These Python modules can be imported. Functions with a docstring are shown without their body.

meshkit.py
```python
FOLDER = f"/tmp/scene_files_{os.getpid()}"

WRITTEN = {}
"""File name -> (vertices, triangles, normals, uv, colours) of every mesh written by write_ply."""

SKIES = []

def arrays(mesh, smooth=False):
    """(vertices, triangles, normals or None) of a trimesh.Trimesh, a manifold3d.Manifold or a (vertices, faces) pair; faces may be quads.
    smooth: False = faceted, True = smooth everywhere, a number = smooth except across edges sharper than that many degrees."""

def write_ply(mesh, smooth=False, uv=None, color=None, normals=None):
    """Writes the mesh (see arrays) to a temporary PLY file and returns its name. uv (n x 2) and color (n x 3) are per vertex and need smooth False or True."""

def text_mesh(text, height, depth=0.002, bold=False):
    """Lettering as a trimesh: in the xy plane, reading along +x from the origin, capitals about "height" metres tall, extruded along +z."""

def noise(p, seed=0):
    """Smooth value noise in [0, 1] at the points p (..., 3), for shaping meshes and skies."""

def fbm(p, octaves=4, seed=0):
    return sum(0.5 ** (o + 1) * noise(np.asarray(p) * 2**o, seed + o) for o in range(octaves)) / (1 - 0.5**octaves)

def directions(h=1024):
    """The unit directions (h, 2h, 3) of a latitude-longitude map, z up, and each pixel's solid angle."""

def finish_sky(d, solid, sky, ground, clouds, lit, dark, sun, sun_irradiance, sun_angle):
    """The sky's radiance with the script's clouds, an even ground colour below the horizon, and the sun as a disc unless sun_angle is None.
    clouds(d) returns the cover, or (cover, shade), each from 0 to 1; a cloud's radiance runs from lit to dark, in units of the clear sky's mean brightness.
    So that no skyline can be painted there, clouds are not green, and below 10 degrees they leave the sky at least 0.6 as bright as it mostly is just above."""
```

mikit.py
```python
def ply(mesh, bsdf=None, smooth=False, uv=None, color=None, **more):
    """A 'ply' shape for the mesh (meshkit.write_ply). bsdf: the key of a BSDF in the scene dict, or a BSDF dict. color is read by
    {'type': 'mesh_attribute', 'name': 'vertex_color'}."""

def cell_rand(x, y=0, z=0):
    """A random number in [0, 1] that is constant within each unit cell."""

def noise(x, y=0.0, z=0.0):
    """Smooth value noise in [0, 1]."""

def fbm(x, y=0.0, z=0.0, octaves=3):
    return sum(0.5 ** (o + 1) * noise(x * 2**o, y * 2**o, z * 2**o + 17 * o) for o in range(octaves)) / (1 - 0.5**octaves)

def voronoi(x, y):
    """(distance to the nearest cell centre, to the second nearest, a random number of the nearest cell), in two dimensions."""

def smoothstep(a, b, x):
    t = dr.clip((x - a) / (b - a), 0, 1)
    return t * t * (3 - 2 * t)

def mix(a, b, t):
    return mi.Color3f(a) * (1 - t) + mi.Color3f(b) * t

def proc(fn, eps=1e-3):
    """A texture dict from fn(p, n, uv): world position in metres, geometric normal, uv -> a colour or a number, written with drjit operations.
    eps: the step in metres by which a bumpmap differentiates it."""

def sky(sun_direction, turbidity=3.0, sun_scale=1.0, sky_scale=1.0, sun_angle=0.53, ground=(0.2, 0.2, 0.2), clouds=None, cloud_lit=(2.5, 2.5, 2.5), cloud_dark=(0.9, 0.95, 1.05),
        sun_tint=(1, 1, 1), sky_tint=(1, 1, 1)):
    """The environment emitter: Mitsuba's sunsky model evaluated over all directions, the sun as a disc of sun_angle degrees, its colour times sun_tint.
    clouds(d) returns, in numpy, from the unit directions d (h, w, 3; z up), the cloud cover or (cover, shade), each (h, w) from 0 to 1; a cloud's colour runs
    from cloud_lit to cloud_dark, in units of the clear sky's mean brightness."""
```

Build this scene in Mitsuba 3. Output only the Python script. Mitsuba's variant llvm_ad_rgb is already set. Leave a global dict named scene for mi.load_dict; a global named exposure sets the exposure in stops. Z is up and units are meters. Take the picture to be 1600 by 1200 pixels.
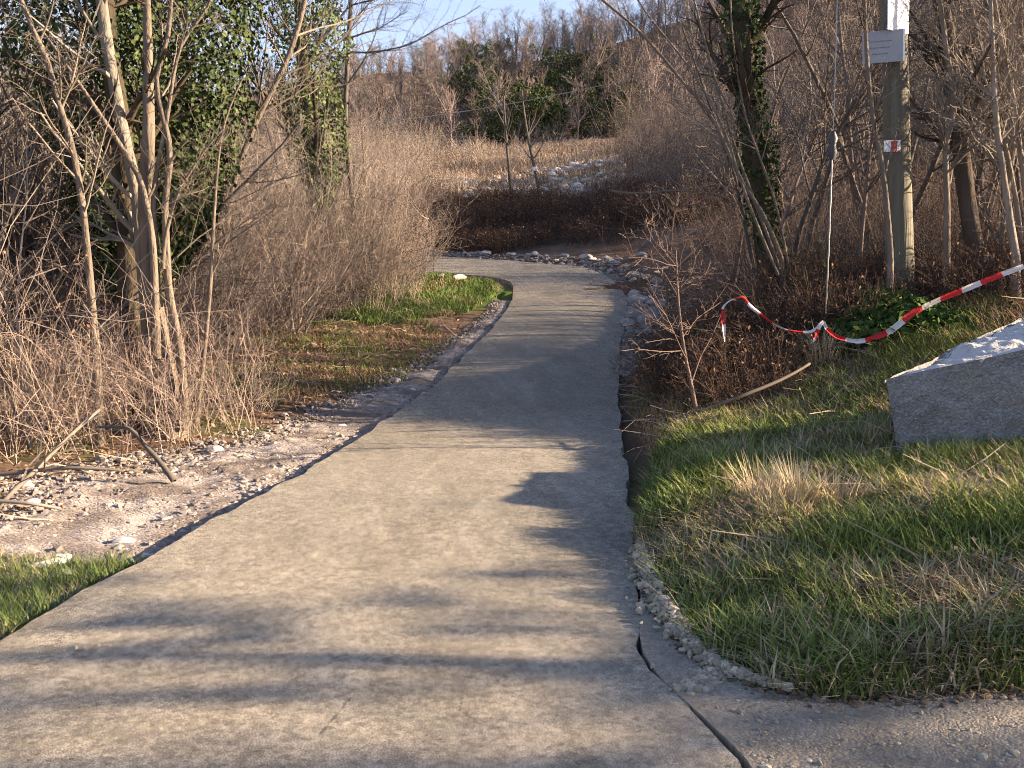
import math
import numpy as np, drjit as dr, mitsuba as mi, trimesh
import mikit, meshkit
from mikit import noise, fbm, voronoi, smoothstep, mix
from scipy.interpolate import RBFInterpolator, PchipInterpolator
from shapely.geometry import Polygon, LineString
import shapely

# ------------------------------------------------------------------ camera, light, exposure
scene, labels = {}, {}
T = mi.ScalarTransform4f
CAM = np.array([0.0, 0.0, 1.65])
FOV, PITCH = 54.0, math.radians(6.54)
scene['camera'] = {'type': 'perspective', 'fov': FOV, 'fov_axis': 'x', 'near_clip': 0.05, 'far_clip': 3000.0,
                   'to_world': T().look_at(origin=CAM.tolist(), target=[0, math.cos(PITCH), CAM[2] - math.sin(PITCH)], up=[0, 0, 1])}
SUN = (1.0, -0.03, 0.325)
scene['sky'] = mikit.sky(SUN, turbidity=3.0, sky_scale=0.58, sun_tint=(0.95, 1.0, 1.24), sky_tint=(1.22, 1.0, 1.08), ground=(0.16, 0.13, 0.10))
exposure = 4.2

# ------------------------------------------------------------------ helpers
FPX = 800 / math.tan(math.radians(FOV / 2))
FWD = np.array([0, math.cos(PITCH), -math.sin(PITCH)])
UPV = np.array([0, math.sin(PITCH), math.cos(PITCH)])


def U(px, py, Y):
    """the point of the place at distance Y (metres ahead) that stands at this spot of the survey photograph (1600 x 1200)"""
    px, py, Y = np.broadcast_arrays(np.asarray(px, float), np.asarray(py, float), np.asarray(Y, float))
    d = FWD + ((px - 800) / FPX)[..., None] * np.array([1.0, 0, 0]) + ((600 - py) / FPX)[..., None] * UPV
    return CAM + d * (Y / d[..., 1])[..., None]


COUNT = {}


def num(name):
    k = COUNT.get(name, 0)
    COUNT[name] = k + 1
    return name if k == 0 else f'{name}_{k:03d}'


def tag(key, label=None, cat=None, group=None, kind=None):
    e = {}
    if label: e['label'] = label
    if cat: e['category'] = cat
    if group: e['group'] = group
    if kind: e['kind'] = kind
    labels[key] = e


def rr(seed): return np.random.default_rng(seed)


def unit(v): return v / (np.linalg.norm(v, axis=-1, keepdims=True) + 1e-12)


class MB:
    """collects vertices, faces, colours"""
    def __init__(s): s.v, s.f, s.c, s.n = [], [], [], 0

    def add(s, v, f, c):
        v = np.asarray(v, float).reshape(-1, 3)
        c = np.broadcast_to(np.asarray(c, float), v.shape) if np.ndim(c) == 1 else np.asarray(c, float).reshape(-1, 3)
        s.v.append(v); s.f.append(np.asarray(f, int) + s.n); s.c.append(c); s.n += len(v)
        return s

    def ply(s, bsdf, smooth=False):
        return mikit.ply((np.vstack(s.v), np.vstack(s.f)), bsdf, smooth=smooth, color=np.clip(np.vstack(s.c), 0.001, 0.95))


def tubes(P, R, sides=3):
    """n polylines of k points -> one mesh; returns v (n,k*sides,3), f"""
    P, R = np.asarray(P, float), np.asarray(R, float)
    n, k, _ = P.shape
    t = np.gradient(P, axis=1); t = unit(t)
    ref = np.where(np.abs(t[..., 2:]) < 0.9, [0, 0, 1.0], [1.0, 0, 0])
    m = unit(t.mean(1)); ref = np.where(np.abs(m[:, 2:]) < 0.9, [0, 0, 1.0], [1.0, 0, 0])[:, None, :] + 0 * t
    a = unit(np.cross(t, ref)); b = np.cross(t, a)
    ang = np.arange(sides) * 2 * np.pi / sides
    v = P[:, :, None] + R[:, :, None, None] * (np.cos(ang)[:, None] * a[:, :, None] + np.sin(ang)[:, None] * b[:, :, None])
    i, j = np.meshgrid(np.arange(k - 1), np.arange(sides), indexing='ij')
    q = np.stack([i * sides + j, i * sides + (j + 1) % sides, (i + 1) * sides + (j + 1) % sides, (i + 1) * sides + j], -1).reshape(-1, 4)
    tri = np.vstack([q[:, [0, 1, 2]], q[:, [0, 2, 3]]])
    f = tri[None] + (np.arange(n) * k * sides)[:, None, None]
    return v.reshape(n, k * sides, 3), f.reshape(-1, 3)


def add_tubes(mb, P, R, cols, sides=3):
    """cols (n,3) one colour per tube"""
    v, f = tubes(P, R, sides)
    cols = np.broadcast_to(np.asarray(cols, float), (len(P), 3))
    mb.add(v, f, np.repeat(cols[:, None], v.shape[1], 1))


def grow(rng, base, d, length, k, r0, r1, wob=0.12, up=0.0):
    n = len(base)
    P = np.zeros((n, k, 3)); P[:, 0] = base
    d = unit(d); step = (np.asarray(length) / (k - 1))[:, None]
    for i in range(1, k):
        d = unit(d + wob * rng.normal(size=(n, 3)) + np.array([0, 0, up]))
        P[:, i] = P[:, i - 1] + d * step
    s = np.linspace(0, 1, k)[None]
    R = np.asarray(r0)[:, None] * (1 - s) + np.asarray(r1)[:, None] * s
    return P, R


def spawn(rng, P, R, m, t0, t1, ang, frac, k, wob, up, rfrac=0.6, rmin=0.002, absl=None):
    """m side shoots on the polylines P"""
    n, kk, _ = P.shape
    i = rng.integers(0, n, m); t = t0 + (t1 - t0) * rng.random(m)
    x = t * (kk - 1); a = np.minimum(x.astype(int), kk - 2); w = (x - a)[:, None]
    base = P[i, a] * (1 - w) + P[i, a + 1] * w
    r = R[i, a] * (1 - w[:, 0]) + R[i, a + 1] * w[:, 0]
    tan = unit(P[i, a + 1] - P[i, a])
    perp = unit(np.cross(tan, rng.normal(size=(m, 3))))
    th = np.radians(ang) * (0.7 + 0.6 * rng.random(m))[:, None]
    d = tan * np.cos(th) + perp * np.sin(th)
    L = np.linalg.norm(P[:, -1] - P[:, 0], axis=1)[i] if absl is None else absl
    length = L * frac * (0.5 + 0.8 * rng.random(m)) * (1.15 - 0.6 * t)
    r0 = np.maximum(r * rfrac, rmin)
    return grow(rng, base, d, length, k, r0, np.maximum(r0 * 0.35, rmin * 0.6), wob, up)


def tones(rng, n, a, b, jit=0.12):
    """n colours between a and b"""
    w = rng.random((n, 1)); c = np.asarray(a) * (1 - w) + np.asarray(b) * w
    return c * (1 + jit * rng.normal(size=(n, 1)))


def leaf_quads(C, D, N, L, W):
    """diamond leaves folded a little along the midrib: centre C, long direction D, normal N, length L, width W; -> v (n,4,3), f"""
    n = len(C); D = unit(D); S = unit(np.cross(D, N)); Nn = np.cross(S, D)
    L = np.broadcast_to(L, n)[:, None]; W = np.broadcast_to(W, n)[:, None]
    v = np.stack([C - D * L * .5, C + S * W * .5 - D * L * .08 + Nn * W * .14, C + D * L * .5, C - S * W * .5 - D * L * .08 + Nn * W * .14], 1)
    f = np.array([[0, 1, 2], [0, 2, 3]])[None] + (np.arange(n) * 4)[:, None, None]
    return v, f.reshape(-1, 3)


def add_leaves(mb, C, D, N, L, W, cols):
    v, f = leaf_quads(C, D, N, L, W)
    mb.add(v, f, np.repeat(np.asarray(cols)[:, None], 4, 1))


def add_blades(mb, base, lean, L, W, cols, droop=0.5, tipcol=None):
    """grass blades: base points, lean vector (n,2), length, width"""
    n = len(base); L = np.broadcast_to(L, n); W = np.broadcast_to(W, n)
    ln = np.concatenate([lean, np.zeros((n, 1))], 1)
    side = unit(np.cross(ln + 1e-6, [0, 0, 1.0]))
    pts = []
    p = base.copy(); d = np.array([0, 0, 1.0]) + 0.35 * ln
    for i, w in enumerate((1.0, 0.8, 0.0)):
        if w > 0:
            pts += [p - side * (W * w * .5)[:, None], p + side * (W * w * .5)[:, None]]
        else:
            pts += [p]
        d = unit(d + ln * (0.55 + droop * i) - np.array([0, 0, droop * .5 * i]))
        p = p + d * (L * .5)[:, None]
    v = np.stack(pts, 1)
    f = np.array([[0, 1, 3], [0, 3, 2], [2, 3, 4]])[None] + (np.arange(n) * 5)[:, None, None]
    c = np.repeat(np.asarray(cols)[:, None], 5, 1).copy()
    if tipcol is not None: c[:, 4] = tipcol
    mb.add(v, f.reshape(-1, 3), c)


def rock_mesh(rng, size, sub=2, amp=0.25, seed=0, flat=0.7):
    m = trimesh.creation.icosphere(subdivisions=sub)
    v = m.vertices * 1.0
    for _ in range(7):   # planar cuts make it angular
        nrm = unit(rng.normal(size=3)); h = 0.6 + 0.3 * rng.random()
        dd = v @ nrm - h
        v = v - np.where(dd > 0, dd, 0)[:, None] * nrm
    v = v * (1 + amp * (meshkit.fbm(v * 2.3 + seed * 7.1, 3, seed) - .5))[:, None]
    v = v * np.asarray(size) * np.array([1, 1, flat])
    return v, m.faces


def bsdf_vc(name, rough=None):
    scene[name] = {'type': 'twosided', 'bsdf': {'type': 'diffuse', 'reflectance': {'type': 'mesh_attribute', 'name': 'vertex_color'}}}


bsdf_vc('matte')
bsdf_vc('leafy')
bsdf_vc('ivy_leaf')


def bark_height(p, n, uv):
    return 0.022 * fbm(p.x * 26, p.y * 26, p.z * 6, 3) + 0.004 * noise(p.x * 120, p.y * 120, p.z * 60)


scene['bark'] = {'type': 'twosided', 'bsdf': {'type': 'bumpmap', 'arbitrary': mikit.proc(bark_height, eps=2e-3), 'scale': 1.0,
                 'bsdf': {'type': 'diffuse', 'reflectance': {'type': 'mesh_attribute', 'name': 'vertex_color'}}}}

# ------------------------------------------------------------------ the lie of the land
# road edges: (px, py, Y)
PY = np.array([400, 412, 425, 440, 460, 500, 550, 590, 640, 700, 800, 900, 1000, 1200, 1600.])
YY = np.array([32, 29.5, 27.2, 25.5, 23.6, 20.4, 17, 14.6, 12.3, 9.75, 7.15, 5.55, 4.5, 3.22, 2.0])
y_of = PchipInterpolator(PY, np.log(YY))
def road_Y(py): return np.exp(y_of(py))

LEFT = [(-1500, 1900), (-830, 1500), (-330, 1200), (0, 1003), (100, 943), (240, 868), (330, 815), (400, 777), (480, 735), (564, 681), (641, 630), (692, 590), (732, 549), (773, 508), (796, 475), (803, 455)]
RIGHT = [(1260, 1900), (1260, 1500), (1170, 1200), (1090, 1118), (1030, 1060), (1002, 1015), (1000, 960), (999, 900), (994, 850), (985, 790), (979, 731), (972, 690), (969, 647), (968, 596), (971, 540), (977, 500), (980, 475)]
lp = np.array([U(x, y, road_Y(min(y, 1600)) if y <= 1600 else 1.3) for x, y in LEFT])
rp = np.array([U(x, y, road_Y(min(y, 1600)) if y <= 1600 else 1.3) for x, y in RIGHT])
lp[:2, 2] = 0.02; rp[:2, 2] = 0.02
lp[0] = [-3.2, 0.5, 0.03]; rp[0] = [0.75, 0.5, 0.03]
lp[1] = [-2.6, 1.9, 0.02]; rp[1] = [0.78, 1.9, 0.02]
inner = np.array([U(*q) for q in [(797, 441, 25.4), (773, 434, 26.2), (740, 430, 26.7), (690, 426, 27.2), (600, 421, 27.8), (450, 414, 28.6), (250, 408, 29.5)]])
outer = np.array([U(*q) for q in [(960, 440, 25.5), (915, 418, 28.5), (850, 412, 29.6), (766, 405, 30.8), (600, 397, 32.4), (430, 390, 33.5), (220, 384, 34.5)]])


def resample(P, n):
    s = np.r_[0, np.cumsum(np.linalg.norm(np.diff(P, axis=0), axis=1))]
    return PchipInterpolator(s, P)(np.linspace(0, s[-1], n))


# near stretch: matched by Y; then the bend
ys = np.r_[np.linspace(0.5, 10, 90), np.linspace(10.15, 23.0, 80)]
Lc = np.stack([PchipInterpolator(lp[:, 1], lp[:, k])(ys) for k in range(3)], 1)
Rc = np.stack([PchipInterpolator(rp[:, 1], rp[:, k])(ys) for k in range(3)], 1)
zc = (Lc[:, 2] + Rc[:, 2]) / 2
Lc[:, 2] = zc; Rc[:, 2] = zc
bi = resample(np.vstack([Lc[-3:], [lp[-1]], inner]), 60)[8:]
bo = resample(np.vstack([Rc[-3:], outer]), 60)[8:]
RL, RRt = np.vstack([Lc, bi]), np.vstack([Rc, bo])
rng = rr(1)
jag = lambda n, s, a: a * (meshkit.fbm(np.stack([np.arange(n) * .35, np.full(n, s), np.zeros(n)], 1), 3) - .5)
cross = unit(RRt - RL)
RL = RL + cross * jag(len(RL), 3.3, .14)[:, None]
RRt = RRt + cross * jag(len(RL), 8.3, .12)[:, None]
road_poly = Polygon(np.vstack([RL[:, :2], RRt[::-1, :2]])).buffer(0)

# control points of the ground
C = []
def cp(px, py, Y): C.append(U(px, py, Y))
for i in range(0, len(RL), 6):
    c = cross[i] * np.array([1, 1, 0])
    C += [RL[i] - [0, 0, .085], RRt[i] - [0, 0, .06], (RL[i] + RRt[i]) / 2 - [0, 0, .09], RL[i] - c * .6 - [0, 0, .10]]
for q in [(-4, 5.5, -.13), (-8, 6, -.1), (-4.6, 8, -.12), (-9, 12, .1), (-6, 11, 0), (-5.5, 15, .2), (-12, 20, .8), (-20, 15, .6), (-8, 25, 1.45), (-15, 30, 2.3), (-30, 40, 3.6), (-28, 70, 7),
          (-5, 1, -.08), (-12, 1, -.1), (-25, 2, 0), (2, 1, .0), (5, 1, .05), (12, 1, .3), (25, 1, .8), (0, -6, 0), (14, -6, .4), (-14, -6, 0), (2.0, 3.0, 0.0), (4, 3, .03),
          (8, 3.5, .35), (12, 8, 1.2), (20, 6, 1.6), (10, 20, 2.6), (16, 25, 3.8), (20, 15, 2.8), (34, 10, 3.5), (34, 30, 6), (10, 33, 4.2), (22, 40, 7), (-60, 30, 2), (-60, 100, 14), (70, 30, 8), (60, 60, 14)]:
    C.append(np.array(q, float))
for q in [(600, 470, 22), (700, 440, 24.5), (420, 600, 13.5), (500, 540, 17), (450, 470, 22.5),
          (1160, 1050, 4.25), (1300, 1040, 3.95), (1480, 1040, 3.9), (1400, 960, 4.5), (1500, 900, 4.75), (1580, 820, 5.5), (1450, 800, 5.75), (1450, 710, 7.3), (1600, 705, 7.1), (1800, 700, 7.0), (1250, 860, 5.5),
          (1100, 900, 5.25), (1050, 760, 7.6), (1150, 700, 8.5), (1250, 640, 9.6), (1300, 545, 10.9), (1395, 470, 12.0), (1600, 480, 11.2), (1600, 590, 9.2), (1100, 570, 12), (1060, 640, 10.6),
          (1030, 520, 17), (1025, 470, 20.5), (1060, 430, 23), (1200, 440, 14), (1300, 425, 16), (1600, 430, 14), (1010, 410, 27),
          (860, 395, 32), (700, 391, 34), (860, 378, 34), (1000, 385, 31), (860, 318, 38.5), (700, 318, 39.5), (860, 290, 44), (860, 235, 62), (600, 245, 60), (1040, 325, 34), (1040, 250, 46),
          (860, 178, 85), (770, 106, 112), (690, 124, 112), (900, 82, 115), (1040, 46, 116), (1300, -50, 112), (1600, -90, 105), (600, 190, 90), (520, 225, 84), (300, 285, 70), (1300, 260, 48), (1600, 260, 44), (1450, 140, 75),
          (770, 150, 150), (1000, 110, 150), (1500, 60, 150), (500, 200, 150), (200, 270, 120)]:
    cp(*q)
C = np.array(C)
warp = lambda x, y: np.stack([x / (y + 9), np.log((y + 12))], -1)
# normalised so that detail near the camera counts as much as far off
_h = RBFInterpolator(warp(C[:, 0], C[:, 1]), C[:, 2], kernel='linear', smoothing=0.0005, neighbors=60)
def H0(x, y):
    x, y = np.asarray(x, float), np.asarray(y, float)
    sh = x.shape
    return _h(warp(x.ravel(), y.ravel())).reshape(sh)


GX = np.r_[-170 + np.arange(0, 100, 5.0), np.linspace(-70, -14, 57)[:-1], np.linspace(-14, -7, 71)[:-1], np.linspace(-7, 6.6, 171)[:-1], np.linspace(6.6, 16, 71)[:-1], np.linspace(16, 70, 46)[:-1], np.linspace(70, 170, 21)]
GY = np.r_[np.linspace(-8, 2, 25)[:-1], np.linspace(2, 11, 130)[:-1], np.linspace(11, 26, 130)[:-1], np.linspace(26, 45, 80)[:-1], np.linspace(45, 155, 111)]
gx, gy = np.meshgrid(GX, GY, indexing='xy')
gz = H0(gx, gy)
from scipy.ndimage import gaussian_filter
gz = gaussian_filter(gz, (1.6, 1.6))
pts = np.stack([gx, gy, np.zeros_like(gx)], -1)
near = np.exp(-np.maximum(gy - 12, 0) / 30)
gz = gz + 0.10 * (meshkit.fbm(pts * 1.1, 4, 5) - .5) * (0.5 + .5 * near) + 0.9 * (meshkit.fbm(pts * .16, 3, 9) - .5) * (1 - near) + .03 * (meshkit.noise(pts * 6, 3) - .5)
# below the road and apron the ground lies deeper
shp = shapely.points(gx.ravel(), gy.ravel())
apron_edge = [U(1008, 880, 5.85), U(1040, 950, 4.98), U(1100, 1030, 4.27), U(1165, 1067, 4.0), U(1250, 1090, 3.83), U(1350, 1098, 3.78), U(1480, 1090, 3.83), U(1600, 1083, 3.87), U(1800, 1075, 3.92)]
apron_edge = np.array(apron_edge + [[6, 4.1, .05], [10, 4.4, .2], [14, 4.4, .3]])
ae = resample(apron_edge, 160); ae[:, :2] += rr(4).normal(size=(160, 2)) * .012
jr = Rc[(Rc[:, 1] < 5.9)]          # right road edge of the near stretch
gapw = np.interp(jr[:, 1], [0.5, 3.6, 4.25, 4.4, 5.9], [.009, .009, .006, .002, .0])
jn = jr[::-1].copy(); jn[:, 0] += gapw[::-1] * (.15 + .9 * meshkit.noise(np.c_[jn[:, 1] * 9, jn[:, 1] * 0, jn[:, 1] * 0], 4)) + .003
apron_poly = Polygon(np.vstack([ae[:, :2], [[14, .5]], jn[::-1, :2]])).buffer(0)
d_road = shapely.distance(road_poly, shp).reshape(gx.shape)
in_road = d_road == 0
d_edge = shapely.distance(road_poly.exterior, shp).reshape(gx.shape)
d_apr = shapely.distance(apron_poly, shp).reshape(gx.shape)
from scipy.spatial import cKDTree
_rt = cKDTree(np.vstack([RL[:, :2], RRt[:, :2], (RL + RRt)[:, :2] / 2])); _rz = np.r_[RL[:, 2], RRt[:, 2], (RL + RRt)[:, 2] / 2]
dist, idx = _rt.query(np.stack([gx.ravel(), gy.ravel()], 1)); idx = idx.reshape(gx.shape); dist = dist.reshape(gx.shape)
zroad = _rz[idx]
low = np.where(gx < 0, .085, .055)
cap = zroad - low + np.where(in_road, -.03, 0) + .55 * np.maximum(d_road - .25, 0)
gz = np.where(d_road < 2.0, np.minimum(gz, cap), gz)
zap = np.interp(gy, ys, zc)
gz = np.where(d_apr < .05, np.minimum(gz, zap - .03), np.where((d_apr < .8) & (d_road > .02) & (gx > .75), np.minimum(np.maximum(gz, zap - .05 + .2 * d_apr), zap - .02 + .8 * d_apr), gz))
gz = gz + .13 * np.clip((d_road - .05) / .28, 0, 1) ** 1.3 * (1 - np.clip((d_road - .45) / .8, 0, 1)) * (gx > .4) * np.clip((gy - 5.2) / 1.0, 0, 1) * (1 - np.clip((gy - 14) / 4, 0, 1)) * (d_apr > .04)
from scipy.interpolate import RegularGridInterpolator
_g = RegularGridInterpolator((GY, GX), gz, bounds_error=False, fill_value=None)
def H(x, y):
    x, y = np.broadcast_arrays(np.asarray(x, float), np.asarray(y, float))
    return _g(np.stack([y, x], -1).reshape(-1, 2)).reshape(x.shape)
def on_ground(x, y, dz=0.0): return np.stack([x, y, H(x, y) + dz], -1)

# colours of the ground (leaf litter, soil, meadow): by place and noise
nz = meshkit.fbm(pts * .9, 4, 21)[..., None]; n2 = meshkit.noise(pts * 7, 22)[..., None]; n3 = meshkit.fbm(pts * .25, 3, 23)[..., None]
litter = np.array([.20, .135, .095]) * (1 - nz) + np.array([.12, .08, .055]) * nz
dry = np.array([.30, .225, .165]); soil = np.array([.07, .052, .038]); green = np.array([.10, .15, .045])
col = litter
def blend(mask, c):
    global col
    m = np.clip(mask, 0, 1)[..., None]
    col = col * (1 - m) + np.asarray(c) * m
sm = lambda a, b, x: np.clip((x - a) / (b - a), 0, 1) ** 2 * (3 - 2 * np.clip((x - a) / (b - a), 0, 1))
blend(sm(38, 43, gy) * (1 - sm(60, 68, gy)) * .8, dry)                              # terrace meadow
blend(sm(32.5, 34, gy) * (1 - sm(38, 41, gy)) * sm(-4, -1, gx) * .75, soil)             # dark bank behind the bend
blend((gx > 0) * (1 - sm(0, .8, np.hypot(np.maximum(gx - 4.5, 0), 0) / 6)) * (1 - sm(8.5, 10.5, gy)) * (gy > 2) * .8, np.array([.075, .08, .035]))  # meadow bank, right
blend(sm(.7, 1.2, gx) * (1 - sm(3.2, 4.2, gx)) * sm(7.5, 9, gy) * (1 - sm(15, 19, gy)) * .75, soil)
blend(sm(.55, .65, nz[..., 0]) * (gx < 0) * (gy < 22) * .5, green * .8)
blend((1 - sm(1.2, 2.6, np.hypot((gx + 2.1) / 1.4, (gy - 23.8) / 1.1))), green)         # grass in the bend
col = col * (.8 + .4 * n2) * (.85 + .3 * n3)
ny, nx = gx.shape
iy, ix = np.meshgrid(np.arange(ny - 1), np.arange(nx - 1), indexing='ij')
q = np.stack([iy * nx + ix, iy * nx + ix + 1, (iy + 1) * nx + ix + 1, (iy + 1) * nx + ix], -1).reshape(-1, 4)
mb = MB().add(np.stack([gx, gy, gz], -1), np.vstack([q[:, [0, 1, 2]], q[:, [0, 2, 3]]]), col.reshape(-1, 3))
scene['ground'] = mb.ply('matte', smooth=True); tag('ground', kind='structure')

# a far hill behind on the left
n_ = 140
fx, fy = np.meshgrid(np.linspace(-420, 160, n_), np.linspace(175, 420, 70))
crest = PchipInterpolator([-420, -250, -150, -95, -60, -25, 20, 80, 160], [18, 29, 36, 40, 46, 50, 51, 50, 50])(fx)
fz = crest * np.exp(-((fy - 270) / 75.0) ** 2) + 10 * (meshkit.fbm(np.stack([fx, fy, 0 * fx], -1) * .025, 4, 31) - .5)
fc = np.array([.13, .10, .085]) * (.6 + .8 * meshkit.noise(np.stack([fx, fy, 0 * fx], -1) * .3, 33)[..., None]) + (meshkit.fbm(np.stack([fx, fy * .4, 0 * fx], -1) * .07, 3, 32)[..., None] > .62) * np.array([.12, .115, .11])
iy, ix = np.meshgrid(np.arange(69), np.arange(n_ - 1), indexing='ij')
q = np.stack([iy * n_ + ix, iy * n_ + ix + 1, (iy + 1) * n_ + ix + 1, (iy + 1) * n_ + ix], -1).reshape(-1, 4)
scene['far_hill'] = MB().add(np.stack([fx, fy, fz], -1), np.vstack([q[:, [0, 1, 2]], q[:, [0, 2, 3]]]), fc.reshape(-1, 3)).ply('matte', smooth=True)
tag('far_hill', kind='structure')

# ------------------------------------------------------------------ road
def seg_dist(p, a, b):
    ax, ay = a; bx, by = b
    t = dr.clip(((p.x - ax) * (bx - ax) + (p.y - ay) * (by - ay)) / ((bx - ax) ** 2 + (by - ay) ** 2), 0, 1)
    return dr.sqrt(dr.square(p.x - ax - t * (bx - ax)) + dr.square(p.y - ay - t * (by - ay)))


SKIDS = [(U(548, 1100, 3.75)[:2], U(500, 1168, 3.4)[:2], .016), (U(722, 1098, 3.77)[:2], U(716, 1128, 3.6)[:2], .014)]
PALE = [((-1.55, 4.2), (-.95, 7.2)), ((-.95, 7.2), (-.55, 9.6)), ((-.75, 4.6), (-.2, 7.4)), ((-2.1, 3.4), (-1.5, 4.9)), ((-.2, 5.0), (.12, 8.4))]
def asphalt_color(p, n, uv):
    c = mix((.25, .226, .183), (.325, .297, .246), fbm(p.x * 1.3, p.y * .5, 0, 4))
    sp = noise(p.x * 70, p.y * 70, p.z * 70)
    f, s, w = voronoi(p.x * 85, p.y * 85)
    c = c * (.56 + .48 * sp + .40 * w) * smoothstep(-.25, .35, s - f)
    c = c * (.72 + .56 * noise(p.x * 30, p.y * 30, 3)) * (.86 + .28 * fbm(p.x * 8, p.y * 8, 7, 2))
    c = c * (.88 + .24 * fbm((p.x + .23 * p.y) * 11, p.y * .5, 11, 2))
    c = mix(c, c * .76, smoothstep(.5, .75, fbm(p.x * 2.1 + 9, p.y * .8, 3, 3)) * .6)
    pale = mi.Float(0)
    for a, b in PALE:
        pale = dr.maximum(pale, 1 - smoothstep(.0, .05, seg_dist(p, a, b) + .03 * (noise(p.x * 9, p.y * 3) - .5)))
    c = mix(c, c * 1.28 + .015, pale * .55 * smoothstep(.25, .7, noise(p.x * 14, p.y * 4, 2)))
    for a, b, w_ in SKIDS:
        d = seg_dist(p, tuple(map(float, a)), tuple(map(float, b)))
        c = mix(c, (.05, .048, .045), (1 - smoothstep(w_ * .4, w_, d + .012 * noise(p.x * 60, p.y * 60))) * .75)
    return c


def asphalt_height(p, n, uv):
    f, s, w = voronoi(p.x * 85, p.y * 85)
    return .0026 * smoothstep(0, .5, s - f) * (.5 + w) + .003 * fbm(p.x * 45, p.y * 45, 5, 3)


def old_color(p, n, uv):
    c = mix((.19, .168, .135), (.28, .25, .205), fbm(p.x * 2, p.y * 2, 0, 4))
    f, s, w = voronoi(p.x * 62 + 1.5 * noise(p.x * 20, p.y * 20), p.y * 62)
    return c * (.62 + .45 * w + .4 * noise(p.x * 95, p.y * 95, 2)) * (.8 + .4 * fbm(p.x * 11, p.y * 11, 3, 3)) * (.75 + .25 * smoothstep(0, .3, s - f))


def old_height(p, n, uv):
    f, s, w = voronoi(p.x * 62 + 1.5 * noise(p.x * 20, p.y * 20), p.y * 62)
    return .006 * smoothstep(0, .6, s - f) * w + .007 * fbm(p.x * 34, p.y * 34, 5, 3)


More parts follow.
